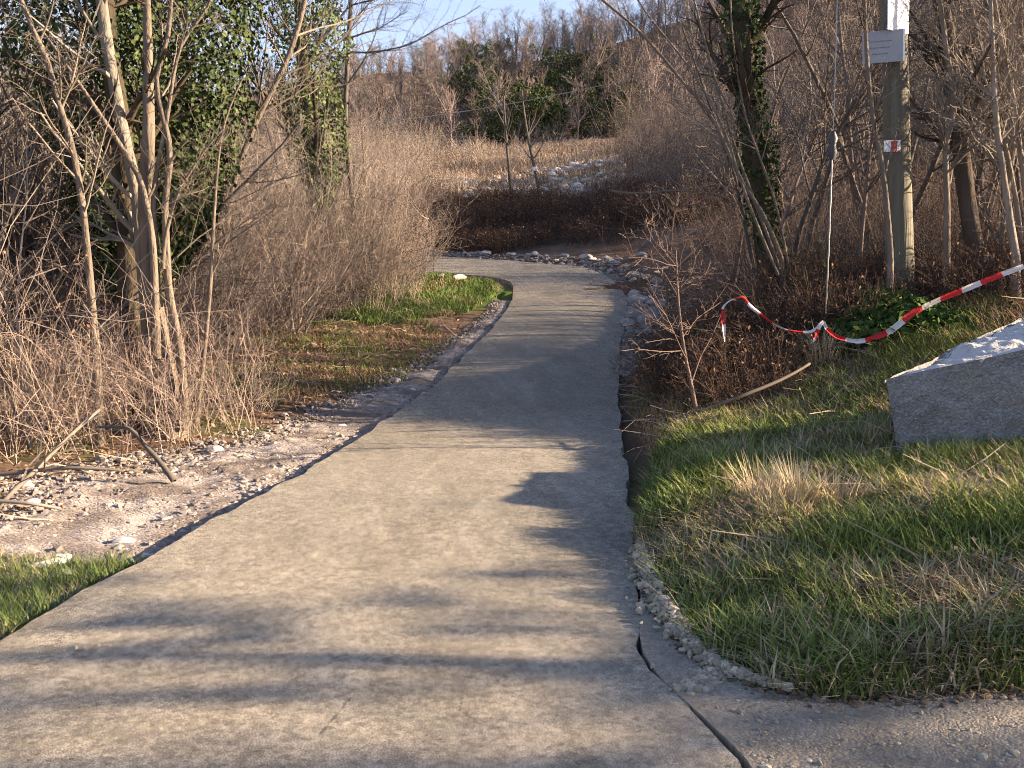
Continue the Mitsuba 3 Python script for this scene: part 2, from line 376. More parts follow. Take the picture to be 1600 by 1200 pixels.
def gravel_color(p, n, uv):
    g = fbm(p.x * 2.2, p.y * 2.2, 0, 4)
    c = mix((.30, .268, .25), (.16, .136, .12), smoothstep(.3, .7, g))
    f, s, w = voronoi(p.x * 34, p.y * 34)
    f2, s2, w2 = voronoi(p.x * 80 + 7, p.y * 80)
    return c * (.62 + .5 * w + .35 * w2) * smoothstep(-.35, .3, s - f) * (.8 + .4 * noise(p.x * 7, p.y * 7, 8))


def gravel_height(p, n, uv):
    f, s, w = voronoi(p.x * 34, p.y * 34)
    return .012 * smoothstep(0, .5, s - f) * w + .008 * fbm(p.x * 40, p.y * 40, 5, 3)


for nm, cf, hf in (('asphalt', asphalt_color, asphalt_height), ('old_asphalt', old_color, old_height), ('gravel_ground', gravel_color, gravel_height)):
    scene[nm] = {'type': 'twosided', 'bsdf': {'type': 'bumpmap', 'arbitrary': mikit.proc(hf, eps=2e-3), 'scale': 1.0,
                 'bsdf': {'type': 'principled', 'base_color': mikit.proc(cf), 'roughness': 0.85, 'specular': 0.25}}}

nr, nc = len(RL), 25
s = np.linspace(0, 1, nc)[None, :, None]
top = RL[:, None] * (1 - s) + RRt[:, None] * s
top[..., 2] += .018 * (meshkit.fbm(top * 1.0, 3, 41) - .5) + .03 * np.sin(np.pi * s[..., 0])
EW = .03
sk_l = top[:, :1] + np.array([-EW, 0, -.17]); sk_r = top[:, -1:] + np.array([.02, 0, -.17])
P = np.concatenate([sk_l, top, sk_r], 1); m = nc + 2
iy, ix = np.meshgrid(np.arange(nr - 1), np.arange(m - 1), indexing='ij')
q = np.stack([iy * m + ix, iy * m + ix + 1, (iy + 1) * m + ix + 1, (iy + 1) * m + ix], -1).reshape(-1, 4)
scene['road'] = mikit.ply((P.reshape(-1, 3), np.vstack([q[:, [0, 1, 2]], q[:, [0, 2, 3]]])), 'asphalt', smooth=40); tag('road', kind='structure')

# old asphalt apron at the junction
m3 = trimesh.creation.extrude_polygon(apron_poly.simplify(.004), .2, engine='earcut')
m3.apply_translation([0, 0, -.19]); m3 = m3.subdivide_to_size(.35)
v = np.array(m3.vertices); v[:, 2] += np.interp(v[:, 1], ys, zc) - .005 + .012 * np.maximum(v[:, 0] - 4, 0)
scene['old_apron'] = mikit.ply((v, m3.faces), 'old_asphalt', smooth=30); tag('old_apron', kind='structure')

# ------------------------------------------------------------------ gravel shoulder on the left
ks = np.arange(0, 170, 1)
wid = np.interp(RL[ks, 1], [.5, 4.0, 5.2, 6.0, 7.5, 9.5, 11, 13, 16, 20, 24], [.5, .5, .9, 1.9, 2.2, 1.9, 1.35, 1.0, .7, .5, .35]) * (1 + .5 * (meshkit.fbm(np.stack([RL[ks, 1] * .9, 0 * ks, 0 * ks], 1), 3, 51) - .5))
s = np.linspace(0, 1, 44)[None, :]
sx = RL[ks, 0][:, None] - .02 - s * wid[:, None]; sy = RL[ks, 1][:, None] + .25 * s * wid[:, None]
sp = np.stack([sx, sy, 0 * sx], -1)
sz = H(sx, sy) + .012 + (.05 * (meshkit.fbm(sp * 5, 3, 52) - .5) + .025 * (meshkit.noise(sp * 16, 55) - .5)) * np.sin(np.pi * s) + .03 * np.sin(np.pi * np.minimum(s * 1.3, 1)) - .06 * sm(.88, 1, s)
gn = meshkit.fbm(sp * 2.2, 4, 53)[..., None]; gn2 = meshkit.noise(sp * 22, 54)[..., None]
gn = np.clip((gn - .5) * 2.2 + .5, 0, 1)
gc = (np.array([.44, .415, .39]) * (1 - gn) + np.array([.24, .21, .19]) * gn) * (.8 + .4 * gn2)
ny, nx = sx.shape
iy, ix = np.meshgrid(np.arange(ny - 1), np.arange(nx - 1), indexing='ij')
q = np.stack([iy * nx + ix, iy * nx + ix + 1, (iy + 1) * nx + ix + 1, (iy + 1) * nx + ix], -1).reshape(-1, 4)
scene['gravel_path'] = MB().add(np.stack([sx, sy, sz], -1), np.vstack([q[:, [0, 2, 1]], q[:, [0, 3, 2]]]), gc.reshape(-1, 3)).ply('gravel_ground', smooth=True)
tag('gravel_path', kind='structure')

# loose gravel: small angular stones
rng = rr(60)
OCT = trimesh.creation.icosahedron()
def scatter_stones(mb, rng, pos, size, ca, cb, flat=.65):
    n = len(pos)
    v0 = np.array(OCT.vertices); f0 = np.array(OCT.faces)
    v = v0[None] * (1 + .35 * rng.normal(size=(n, 12, 1)).clip(-1.2, 1.2) * .6) * size[:, None, None] * (np.array([1, 1, flat]) * (1 + .3 * rng.normal(size=(n, 1, 3)).clip(-1.5, 1.5)))
    a = rng.random(n) * 6.28
    c, s_ = np.cos(a)[:, None], np.sin(a)[:, None]
    v = np.stack([v[..., 0] * c - v[..., 1] * s_, v[..., 0] * s_ + v[..., 1] * c, v[..., 2]], -1) + pos[:, None]
    f = f0[None] + (np.arange(n) * 12)[:, None, None]
    mb.add(v, f.reshape(-1, 3), np.repeat(tones(rng, n, ca, cb)[:, None], 12, 1))


n = 24000
i = rng.choice(len(ks), n, p=np.interp(RL[ks, 1], [0, 5, 12, 24], [.4, 2, 1, .5]) / np.interp(RL[ks, 1], [0, 5, 12, 24], [.4, 2, 1, .5]).sum())
t = rng.random(n) ** 1.2
x = RL[i, 0] - .05 - t * wid[i] * 1.08; y = RL[i, 1] + .25 * t * wid[i] + rng.normal(size=n) * .08
mb = MB(); scatter_stones(mb, rng, on_ground(x, y, .022), rng.gamma(1.7, .0075, n).clip(.004, .045), (.32, .29, .27), (.155, .132, .118))
scene['gravel'] = mb.ply('matte'); tag('gravel', 'loose pinkish grey gravel spread along the left side of the road', 'gravel', kind='stuff')

# crumbs of spilled asphalt along the right edge
rng = rr(61)
rid = resample(np.array([U(1002, 850, 6.25), U(1012, 900, 5.6), U(1040, 960, 4.92), U(1085, 1020, 4.36), U(1125, 1052, 4.12), U(1165, 1068, 4.0), U(1230, 1085, 3.88)]), 200)
n = 2600
i = rng.integers(0, 200, n); g = rng.normal(size=(n, 2))
prof = np.interp(i / 200., [0, .12, .3, .62, .74, .86, 1], [.25, .7, 1, 1.1, .75, .45, .15])
off = g * np.where(rng.random(n) < .2, .07, .026)[:, None] * prof[:, None]
rid[:, 2] = np.interp(rid[:, 1], ys, zc) + .004
pos = rid[i] + np.c_[off, np.maximum(.042 * prof * np.exp(-(g ** 2).sum(1) * .7), .006) * (.5 + .8 * rng.random(n)) + 0.012]
k2 = 500; i2 = rng.integers(110, 150, k2)
p2 = np.linspace(0, 1, k2)[:, None] * (U(1075, 1082, 3.9) - U(1125, 1050, 4.13)) + U(1125, 1050, 4.13) + np.c_[rng.normal(size=(k2, 2)) * .028, .012 + .012 * rng.random(k2)]
k3 = 900
p3 = np.c_[rng.uniform(.55, 3.4, k3), rng.uniform(2.4, 4.2, k3), np.full(k3, .016)]
p3 = p3[shapely.contains(apron_poly, shapely.points(p3[:, 0], p3[:, 1]))]
k4 = 40; p4 = np.c_[U(150, 1015, 4.36)[:2] + rng.normal(size=(k4, 2)) * [.06, .03], np.full(k4, .02)]
mb = MB()
for q_ in (p2, p3, p4): q_[:, 2] = np.interp(q_[:, 1], ys, zc) + .006
pp = np.vstack([pos, p2, p3, p4]); sz_ = np.r_[rng.gamma(3, .0042, n).clip(.005, .022), rng.gamma(3, .0045, k2).clip(.006, .022), rng.gamma(2, .0035, len(p3)).clip(.003, .016), rng.gamma(3, .004, k4).clip(.005, .02)]
scatter_stones(mb, rng, pp, sz_, (.44, .40, .315), (.24, .212, .165), .8)
scene['rubble'] = mb.ply('matte'); tag('rubble', 'ridge of loose beige asphalt crumbs along the right road edge', 'rubble', kind='stuff')

# gravel and rubble along the outside of the bend and the right road edge
rng = rr(62); n = 5000
i = rng.integers(120, len(RRt) - 4, n); t = rng.random(n) ** 1.4 * np.interp(i, [120, 165, 190, len(RRt)], [.35, .6, 1.1, 1.2]) + .05
p_ = RRt[i] + cross[i] * t[:, None] + rng.normal(size=(n, 3)) * .08
p_ = p_[shapely.distance(road_poly, shapely.points(p_[:, 0], p_[:, 1])) > .03]
mb = MB(); scatter_stones(mb, rng, on_ground(p_[:, 0], p_[:, 1], .015), rng.gamma(2, .018, len(p_)).clip(.01, .09), (.36, .34, .325), (.14, .125, .112))
i3 = rng.integers(0, 100, 2600); e_ = ae[i3].copy(); e_[:, :2] += rng.normal(size=(2600, 2)) * .045; e_[:, 2] = np.interp(e_[:, 1], ys, zc) + .008
m9 = MB(); scatter_stones(m9, rng, e_, rng.gamma(2, .0045, 2600).clip(.003, .02), (.20, .155, .115), (.075, .055, .04))
scene['crumbs'] = m9.ply('matte'); tag('crumbs', 'dark soil crumbs along the ragged edge between grass and old asphalt', 'soil', kind='stuff')
scene['edge_gravel'] = mb.ply('matte'); tag('edge_gravel', 'grey rubble along the outside edge of the bend', 'gravel', kind='stuff')

# ------------------------------------------------------------------ single stones
def stone(name, px, py, Y, size, colr, label, group=None, flat=.6, sub=2, seed=0, sink=.3, xy=None):
    key = num(name); rg = rr(7000 + seed)
    v, f = rock_mesh(rg, size, sub, .35, seed, flat)
    a = rg.random() * 6.28; c, s_ = math.cos(a), math.sin(a)
    v = np.stack([v[:, 0] * c - v[:, 1] * s_, v[:, 0] * s_ + v[:, 1] * c, v[:, 2]], 1)
    p = U(px, py, Y) if xy is None else np.array([*xy, 0])
    v += [p[0], p[1], H(p[0], p[1]) + (v[:, 2].max()) * (1 - sink)]
    cc = np.asarray(colr) * (.85 + .3 * meshkit.noise(v * 25, 3))[:, None]
    scene[key] = MB().add(v, f, cc).ply('matte', smooth=False)
    tag(key, label, 'stone', group)
    return key


W_ = (.62, .58, .53)
stone('stone', 337, 704, 9.9, (.10, .08, .08), W_, 'rounded white stone lying alone on the gravel in front of the leaning ivy tree', seed=1, sub=3)
stone('stone', 70, 876, 6.1, (.13, .09, .07), W_, 'flat white stone at the lower left above the strip of roadside grass', seed=2, sub=3)
stone('stone', 100, 862, 6.25, (.08, .07, .07), W_, 'small white stone touching the flat white stone above the roadside grass', seed=3)
stone('stone', 228, 858, 6.3, (.06, .045, .04), (.5, .46, .42), 'pale stone at the upper end of the roadside grass strip', seed=4)
stone('stone', 668, 606, 13.6, (.16, .08, .09), (.6, .6, .6), 'pale grey stone at the road edge below the shaded gravel bank', seed=5)
stone('stone', 650, 622, 12.8, (.10, .08, .08), (.58, .56, .55), 'second pale stone at the road edge just nearer than the grey one', seed=6)
stone('stone', 718, 436, 24.7, (.34, .12, .14), (.6, .53, .42), 'long cream stone lying at the back of the green grass patch in the bend', seed=7, flat=.6)
stone('stone', 690, 437, 24.6, (.16, .12, .10), (.5, .42, .33), 'smaller tan stone beside the long cream stone in the bend', seed=8)
mb = MB(); rg = rr(75); n = 2600; px = np.r_[rg.normal(845, 60, 1500), rg.normal(920, 45, 500), rg.normal(690, 60, 600)]; Y = np.r_[rg.uniform(40.5, 45, 1500), rg.uniform(47, 50, 500), rg.uniform(45, 49, 600)]; x = (px - 800) / FPX * Y
scatter_stones(mb, rg, on_ground(x, Y, .03), rg.gamma(2, .05, n).clip(.03, .25), (.50, .465, .425), (.27, .24, .21), .7)
scene['scree'] = mb.ply('matte'); tag('scree', 'strip of pale broken stone across the slope beyond the bend', 'scree', kind='stuff')
rng = rr(70)
lab = 'pale angular stone lying in the gravel on the left side of the road'
for k in range(70):
    i = int(rng.choice(150, p=np.interp(RL[:150, 1], [0, 4, 5, 12, 24], [0, 0, 2.2, 1, .4]) / np.interp(RL[:150, 1], [0, 4, 5, 12, 24], [0, 0, 2.2, 1, .4]).sum())); t = rng.random()
    s_ = rng.gamma(3, .014)
    stone('stone', 0, 0, 0, (s_ * 1.3, s_, s_), (.44 + .2 * rng.random(),) * 3 * np.array([1, .93, .87]), lab, 'pale stones in the left gravel', seed=100 + k, sub=1, xy=(RL[i, 0] - .12 - t * wid[i] * .95, RL[i, 1] + .2 * t))
lab = 'white rock in the rubble strip across the slope beyond the bend'
for k in range(46):
    px, py = rng.uniform(690, 935), None
    py = 300 + rng.normal() * 7 if px > 760 else 306 + rng.normal() * 4
    if k > 33: px, py = rng.uniform(860, 960), 272 + rng.normal() * 4
    s_ = .09 + rng.gamma(2, .04)
    stone('rock', px, py, np.interp(py, [270, 290, 318], [49, 43, 38.6]), (s_ * 1.5, s_, s_), np.array((.66, .63, .58)) * (.75 + .35 * rng.random()), lab, 'white rocks on the slope beyond the bend', seed=200 + k, sub=1, flat=.7, sink=.15)
lab = 'grey white broken stone in the bank on the right of the far road'
for k in range(120):
    py = rng.uniform(425, 515); px = np.interp(py, [415, 512], [1000, 1005]) + rng.normal() * 17
    s_ = .03 + rng.gamma(2, .02)
    stone('broken_stone', px, py, np.interp(py, [415, 460, 512], [25.5, 22, 18.8]) + .3, (s_ * 1.5, s_, s_), np.array((.40, .385, .37)) * (.5 + .45 * rng.random()), lab, 'broken stones right of the far road', seed=300 + k, sub=1, flat=.8, sink=.15)
lab = 'grey stone in the low edge along the outside of the bend'
for k in range(40):
    px = rng.uniform(700, 1010); py = np.interp(px, [700, 860, 1010], [398, 405, 408]) + rng.normal() * 2.5
    s_ = .04 + rng.gamma(2, .024)
    stone('edge_stone', px, py, np.interp(px, [700, 860, 930, 1010], [32.2, 30.6, 29.3, 27.5]) + .25, (s_ * 1.7, s_, s_), np.array((.42, .41, .40)) * (.6 + .6 * rng.random()), lab, 'grey stones along the outside of the bend', seed=400 + k, sub=1, flat=.7, sink=.15)

# ------------------------------------------------------------------ the big stone block
B = dict(a=U(1412, 716, 7.25), b=U(1860, 700, 7.0), c=U(1384, 592, 7.3), d=U(1860, 492, 7.0), e=U(1492, 541, 7.95), f=U(1600, 494, 8.35), g=U(1860, 470, 8.5), h=U(1470, 640, 8.2), i=U(1860, 620, 8.6))
P_ = np.array(list(B.values())); P_[[0, 1], 2] -= .18; P_[[7, 8], 2] -= .25
hull = trimesh.convex.convex_hull(P_).subdivide_to_size(.035)
v = np.array(hull.vertices); nrm = np.array(hull.vertex_normals)
up_ = np.clip(nrm[:, 2], 0, 1)[:, None]
v = v + nrm * ((meshkit.fbm(v * 3, 4, 71) - .5) * .085 + (meshkit.fbm(v * 14, 3, 72) - .5) * .022)[:, None]
ridged = np.abs(meshkit.fbm(v * np.array([4, 6, 2]), 3, 73) - .5) * 2
v[:, 2] += (up_[:, 0] > .35) * (-.045 * (1 - ridged) ** 2 - .035 * np.exp(-((v[:, 1] - 7.62) / .12) ** 2) + .055 * (meshkit.fbm(v * 16, 3, 78) - .5))


def granite(p, n, uv):
    c = mix((.125, .13, .14), (.23, .23, .23), fbm(p.x * 5, p.y * 5, p.z * 5, 4))
    c = c * (.7 + .6 * noise(p.x * 95, p.y * 95, p.z * 95))
    c = mix(c, (.10, .10, .105), smoothstep(.66, .8, noise(p.x * 60 + 5, p.y * 60, p.z * 60)) * .7)
    c = mix(c, (.50, .49, .47), smoothstep(.35, .8, n.z + .35 * (fbm(p.x * 9, p.y * 9, p.z * 9, 2) - .5)) * .75)  # upward faces tinted pale: the sunlit look is put into the colour
    return mix(c, (.40, .395, .38), smoothstep(.5, .85, noise(p.x * 90 + 31, p.y * 90, p.z * 90)) * .45)


def granite_h(p, n, uv):
    return .010 * fbm(p.x * 60, p.y * 60, p.z * 60, 3) + .004 * smoothstep(.6, .8, noise(p.x * 26, p.y * 26, p.z * 20 + 3))


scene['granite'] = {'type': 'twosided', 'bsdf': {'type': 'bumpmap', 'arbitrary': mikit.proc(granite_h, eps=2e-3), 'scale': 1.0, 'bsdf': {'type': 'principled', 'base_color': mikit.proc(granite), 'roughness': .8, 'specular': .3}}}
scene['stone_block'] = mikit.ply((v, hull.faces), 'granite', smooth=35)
tag('stone_block', 'big rough-cut grey stone block with a top painted sunlit white on the grass bank', 'stone block')

# ------------------------------------------------------------------ trees that one can tell apart
PALE_BARK = ((.235, .20, .165), (.10, .083, .068)); BROWN = ((.16, .125, .10), (.08, .062, .05)); GREY = ((.165, .148, .13), (.07, .06, .052)); RED = ((.21, .155, .13), (.13, .095, .08)); DARK = ((.09, .075, .055), (.045, .037, .03))


def thick_tube(mb, P, R, c0, c1, seed, sides=10, lump=.16):
    """one knobbly trunk: P (k,3)"""
    v, f = tubes(P[None], R[None], sides); v = v[0]; k = len(P)
    ctr = np.repeat(P, sides, 0); w = v - ctr
    v = ctr + w * (1 + lump * 2 * (meshkit.fbm(v * np.array([7, 7, 3.0]), 3, seed) - .5))[:, None]
    nn = meshkit.fbm(v * np.array([12, 12, 4.]), 3, seed + 1)[:, None]
    mb.add(v, f, (np.asarray(c0) * (1 - nn) + np.asarray(c1) * nn) * (.8 + .4 * meshkit.noise(v * 40, seed))[:, None])


def path(px, Y, n=24):
    a = np.array([[p[0], p[1]] for p in px], float); Y = np.broadcast_to(np.asarray(Y, float), len(a)) if np.ndim(Y) < 2 else Y
    return resample(U(a[:, 0], a[:, 1], Y), n)


def path_tree(name, label, cat, px, Y, r, bark=BROWN, nb=8, bl=.3, ba=45, bup=.05, nt=60, tl=.35, t0=.3, seed=0, group=None, stems=(), sides=10, root=True, leaves=None, nt2=0):
    """a tree whose trunk runs through these places; parts: trunk, stem.., branch.., twigs"""
    key = num(name); rg = rr(9000 + seed)
    tr = path(px, Y)
    if root: tr[0, 2] = min(tr[0, 2], float(H(tr[0, 0], tr[0, 1])) - .06)
    R = np.linspace(r[0], r[1], len(tr)) * (1 + .5 * np.exp(-np.arange(len(tr)) * .9)); 
    mb = MB(); thick_tube(mb, tr, R, *bark, seed + 11, sides); scene[key + '__trunk'] = mb.ply('bark', smooth=True)
    Ps, Rs = [tr[None]], [R[None]]
    for k, (sp_, sY, sr) in enumerate(stems):
        st = path(sp_, sY); sR = np.linspace(sr[0], sr[1], len(st))
        mb = MB(); thick_tube(mb, st, sR, *bark, seed + 31 + k, 7, .08)
        scene[key + ('__stem' if k == 0 else f'__stem_{k:03d}')] = mb.ply('bark', smooth=True)
        Ps.append(st[None]); Rs.append(sR[None])
    P, R_ = np.vstack(Ps), np.vstack(Rs)
    if nb:
        bp, br = spawn(rg, P, R_, nb, t0, .97, ba, bl, 9, .10, bup, .45, .006)
        cb_ = tones(rg, nb, *bark)
        for k in range(nb):
            mb = MB(); add_tubes(mb, bp[k:k + 1], br[k:k + 1], cb_[k:k + 1], 5)
            scene[key + ('__branch' if k == 0 else f'__branch_{k:03d}')] = mb.ply('matte', smooth=True)
        tp, tr_ = spawn(rg, np.vstack([bp, P[:, ::3][:, :8] + 0 * P[:, ::3][:, :8]]) if False else bp, br, nt, .15, 1.0, 42, tl, 6, .14, .03, .5, .003, absl=np.full(nt, np.linalg.norm(tr[-1] - tr[0]) * bl))
        mb = MB(); add_tubes(mb, tp, tr_, tones(rg, nt, *bark))
        n3 = nt2 or nt * 3
        t3, r3 = spawn(rg, tp, tr_, n3, .15, 1.0, 40, .45, 4, .16, .02, .6, .0022)
        add_tubes(mb, t3, r3, tones(rg, n3, *bark))
        scene[key + '__twigs'] = mb.ply('matte'); tag(key + '__twigs', kind='stuff')
    tag(key, label, cat, group)
    return key, tr, R, (bp if nb else None)


def ivy_on(key, pth, rad, n, size, seed, cols=((.028, .055, .016), (.07, .12, .035)), clump=.5):
    """ivy leaves round a trunk: pth (k,3), rad(k)"""
    rg = rr(seed); k = len(pth)
    t = rg.random(n) * (k - 1.001); a = t.astype(int); w = (t - a)[:, None]
    c = pth[a] * (1 - w) + pth[a + 1] * w; r = np.interp(t, np.arange(k), rad)
    th = rg.random(n) * 6.283
    lump = .35 + 1.3 * meshkit.fbm(np.stack([np.cos(th) * 1.2, np.sin(th) * 1.2, c[:, 2] * 1.3], 1) + seed, 3, seed)
    rr_ = r * lump * np.sqrt(.35 + .65 * rg.random(n))
    out = np.stack([np.cos(th), np.sin(th), .25 + 0 * th], 1)
    pos = c + out * rr_[:, None] * [1, 1, .3] + rg.normal(size=(n, 3)) * .03
    N = unit(out + .6 * rg.normal(size=(n, 3))); D = unit(np.cross(N, rg.normal(size=(n, 3))) + np.array([0, 0, -.5]))
    L = size * (.35 + 1.15 * rg.random(n) ** 1.3)
    mb = MB(); add_leaves(mb, pos, D, N, L, L * .85, tones(rg, n, *cols, .2))
    scene[key + '__ivy_leaves'] = mb.ply('ivy_leaf'); tag(key + '__ivy_leaves', kind='stuff')


# left: the leaning ivy-clad trunk with the coppice stems before it
k_, tr, R, _ = path_tree('ivy_tree', 'leaning tree with a dark trunk under a wide mass of dark ivy at left', 'tree', [(245, 662), (222, 560), (205, 450), (200, 330), (188, 200), (172, 90), (165, 0), (160, -150)], 11.0, (.17, .07), DARK, nb=10, bl=.28, nt=80, seed=1)
rg = rr(12)
pA = path([(215, 470), (200, 360), (180, 250), (165, 130), (160, 0), (158, -160)], 11.9, 30)
pB = path([(255, 430), (280, 330), (292, 220), (300, 110), (300, 0), (298, -160)], 12.1, 30)
pp = np.vstack([pA, pB]); rA = np.interp(np.arange(30), [0, 5, 10, 18, 29], [.3, .55, .75, .98, 1.05])
ivy_on(k_, pA, rA, 24000, .058, 121, ((.035, .052, .024), (.095, .125, .055)))
lv = scene[k_ + '__ivy_leaves']
ivy_on(k_, pB, rA * .75, 18000, .058, 131, ((.032, .048, .022), (.088, .115, .05)))
scene[k_ + '__ivy_leaves_001'] = lv; tag(k_ + '__ivy_leaves_001', kind='stuff')
path_tree('coppice_tree', 'coppiced tree with pale sunlit stems rising from a mossy stump at left', 'tree', [(270, 675), (262, 610), (250, 540), (235, 440), (228, 330), (232, 200), (231, 80), (228, -60)], 10.6, (.125, .03), PALE_BARK, nb=16, bl=.22, ba=42, nt=160, tl=.4, seed=2,
          stems=[([(290, 670), (283, 560), (262, 430), (258, 330), (266, 240), (245, 130), (262, 60), (270, -80)], 10.5, (.05, .02)),
                 ([(245, 560), (240, 400), (222, 290), (190, 230), (150, 170), (110, 110), (60, 40)], 10.4, (.05, .012)),
                 ([(250, 480), (240, 330), (262, 180), (280, 80), (330, 0), (350, -60)], 10.5, (.035, .01)),
                 ([(305, 670), (318, 560), (330, 430), (335, 330), (345, 220), (380, 120)], 10.8, (.032, .009)),
                 ([(255, 420), (268, 330), (310, 250), (350, 200)], 10.3, (.025, .007))])
path_tree('leaning_tree', 'slender pale tree leaning to the left beside the ivy mass', 'tree', [(150, 560), (140, 430), (130, 330), (115, 240), (95, 170), (75, 100), (45, 30), (10, -60)], 10.0, (.038, .022), PALE_BARK, nb=12, bl=.25, nt=110, seed=3)
path_tree('grey_tree', 'tall grey mottled tree in front of the dark ivy mass', 'tree', [(235, 600), (212, 300), (195, 220), (180, 140), (166, 60), (152, -60)], 10.75, (.065, .06), ((.27, .25, .22), (.13, .12, .10)), nb=9, bl=.3, nt=80, seed=4)
# ivy column
k_, tr, R, _ = path_tree('ivy_tree', 'slim upright tree wrapped in a green ivy column between the thickets', 'tree', [(505, 470), (500, 380), (492, 280), (480, 170), (472, 80), (468, 0), (462, -140)], 21.0, (.16, .10), DARK, nb=10, bl=.35, nt=90, seed=5)
pp = path([(500, 330), (497, 260), (488, 180), (482, 90), (480, 0), (475, -150)], 21, 30)
ivy_on(k_, pp, np.interp(np.arange(30), [0, 6, 12, 29], [.2, .55, .75, .75]), 9000, .07, 122, ((.05, .075, .03), (.13, .165, .07)))
path_tree('bent_tree', 'bare tree with a pale limb slanting up across the blue sky gap', 'tree', [(345, 470), (352, 380), (362, 300), (392, 210), (420, 150), (450, 90), (472, 20), (488, -60)], 17.5, (.055, .04), PALE_BARK, nb=16, bl=.5, nt=170, tl=.5, seed=6, ba=55)
path_tree('overhanging_tree', 'bare tree whose fine branches hang over the sky gap', 'tree', [(560, 470), (552, 330), (540, 190), (545, 60), (560, -120)], 23.0, (.07, .04), GREY, nb=16, bl=.4, ba=70, nt=180, tl=.5, seed=7, t0=.55)
# middle: two saplings beyond the bend
path_tree('sapling', 'straight bare sapling beyond the bend, left of a pair', 'sapling', [(799, 308), (795, 260), (791, 215), (787, 150)], 40, (.085, .03), GREY, nb=9, bl=.3, nt=40, seed=8, sides=6)
k_, tr, R, _ = path_tree('sapling', 'bare sapling with a white spot on its trunk beyond the bend, right of a pair', 'sapling', [(846, 318), (838, 275), (826, 220), (815, 140)], 39, (.085, .03), GREY, nb=9, bl=.3, nt=40, seed=9, sides=6)
m3 = trimesh.creation.cylinder(.09, .14, sections=10); p = U(836, 264, 39); m3.apply_translation([p[0], p[1] - .03, p[2]])
scene[k_ + '__marker'] = mikit.ply(MB().add(m3.vertices, m3.faces, (.8, .8, .8)) and m3, 'marker_white'); tag(k_ + '__marker', 'white marker on the trunk')
scene['marker_white'] = {'type': 'diffuse', 'reflectance': {'type': 'rgb', 'value': [.8, .8, .8]}}
# right: ivy trunk, leaning stems
k_, tr, R, _ = path_tree('ivy_tree', 'dark ivy-clad trunk leaning to the left on the right bank', 'tree', [(1212, 452), (1203, 400), (1190, 310), (1177, 220), (1165, 120), (1156, 20), (1148, -120)], 13.6, (.17, .12), DARK, nb=10, bl=.35, nt=90, seed=10)
rad = np.interp(np.arange(30), [0, 5, 10, 14, 20, 29], [.12, .22, .26, .20, .26, .28])
ivy_on(k_, resample(tr, 30) + [.02, -.02, 0], rad, 4200, .055, 123, ((.03, .05, .02), (.08, .12, .045)))
path_tree('hazel', 'hazel clump with long pale stems arching up to the left before the ivy trunk', 'tree', [(1228, 430), (1195, 340), (1160, 285), (1110, 180), (1062, 122), (1000, 50), (930, -10), (880, -60)], 13.0, (.028, .014), PALE_BARK, nb=12, bl=.3, nt=120, tl=.45, seed=11, ba=38,
          stems=[([(1222, 430), (1185, 330), (1150, 235), (1125, 150), (1100, 60), (1075, -40)], 13.1, (.024, .012)), ([(1216, 430), (1160, 290), (1130, 200), (1080, 110), (1010, 20), (960, -60)], 12.8, (.022, .010)), ([(1235, 440), (1215, 330), (1160, 160), (1142, 20), (1140, -50)], 13.0, (.018, .010))])
path_tree('brown_tree', 'thick brown trunk on the right bank just right of the wooden pole', 'tree', [(1535, 440), (1522, 380), (1508, 290), (1496, 180), (1485, 90), (1470, 0), (1455, -100)], 12.4, (.11, .085), ((.12, .102, .088), (.06, .05, .043)), nb=12, bl=.3, nt=120, seed=12)
path_tree('slender_tree', 'slender tree growing close against the left side of the wooden pole', 'tree', [(1392, 430), (1380, 270), (1365, 190), (1356, 110), (1352, 30), (1350, -60)], 11.6, (.032, .02), PALE_BARK, nb=9, bl=.28, nt=90, seed=13)
path_tree('slender_tree', 'slender crooked tree between the wooden pole and the thick brown trunk', 'tree', [(1478, 440), (1480, 330), (1478, 230), (1490, 170), (1476, 60), (1462, -60)], 11.8, (.04, .025), ((.24, .20, .165), (.11, .09, .075)), nb=12, bl=.3, nt=120, seed=14)
for k, (a, lab) in enumerate([([(1590, 420), (1572, 300), (1556, 180), (1550, 60), (1546, -60)], 'pale sunlit stem right of the thick brown trunk'), ([(1625, 430), (1600, 280), (1582, 150), (1560, 40), (1545, -80)], 'pale branching tree at the right edge of the wood'), ([(1600, 440), (1590, 330), (1560, 180), (1530, 60), (1500, -60)], 'thin pale stem leaning left at the right edge of the wood'), ([(1560, 440), (1570, 330), (1590, 200), (1610, 60), (1620, -60)], 'thin pale stem leaning right at the edge of the wood')]):
    path_tree('pale_tree', lab, 'tree', a, 11.6 + .5 * k, (.042 - .005 * k, .022), ((.33, .29, .245), (.16, .135, .115)), nb=20, bl=.35, nt=260, tl=.5, seed=20 + k)
# young plant on the slope in front
path_tree('young_tree', 'young bare tree with a few brown leaves leaning over the road edge at right', 'sapling', [(1092, 662), (1080, 600), (1068, 540), (1060, 470), (1056, 390)], 9.6, (.020, .008), RED, nb=16, bl=.55, ba=60, nt=90, tl=.4, seed=30, t0=.15)
path_tree('young_tree', 'thin twiggy shrub beside the road at the far right edge', 'sapling', [(1045, 520), (1042, 470), (1046, 420), (1050, 360), (1060, 300)], 14.5, (.022, .008), RED, nb=18, bl=.5, ba=60, nt=120, tl=.45, seed=31, t0=.1)

# ------------------------------------------------------------------ wooden pole, plates, stay
pole = path([(1408, 460), (1403, 300), (1400, 150), (1396, 0), (1390, -200), (1384, -420)], 12.1, 40)
pole[0, 2] = H(pole[0, 0], pole[0, 1]) - .3


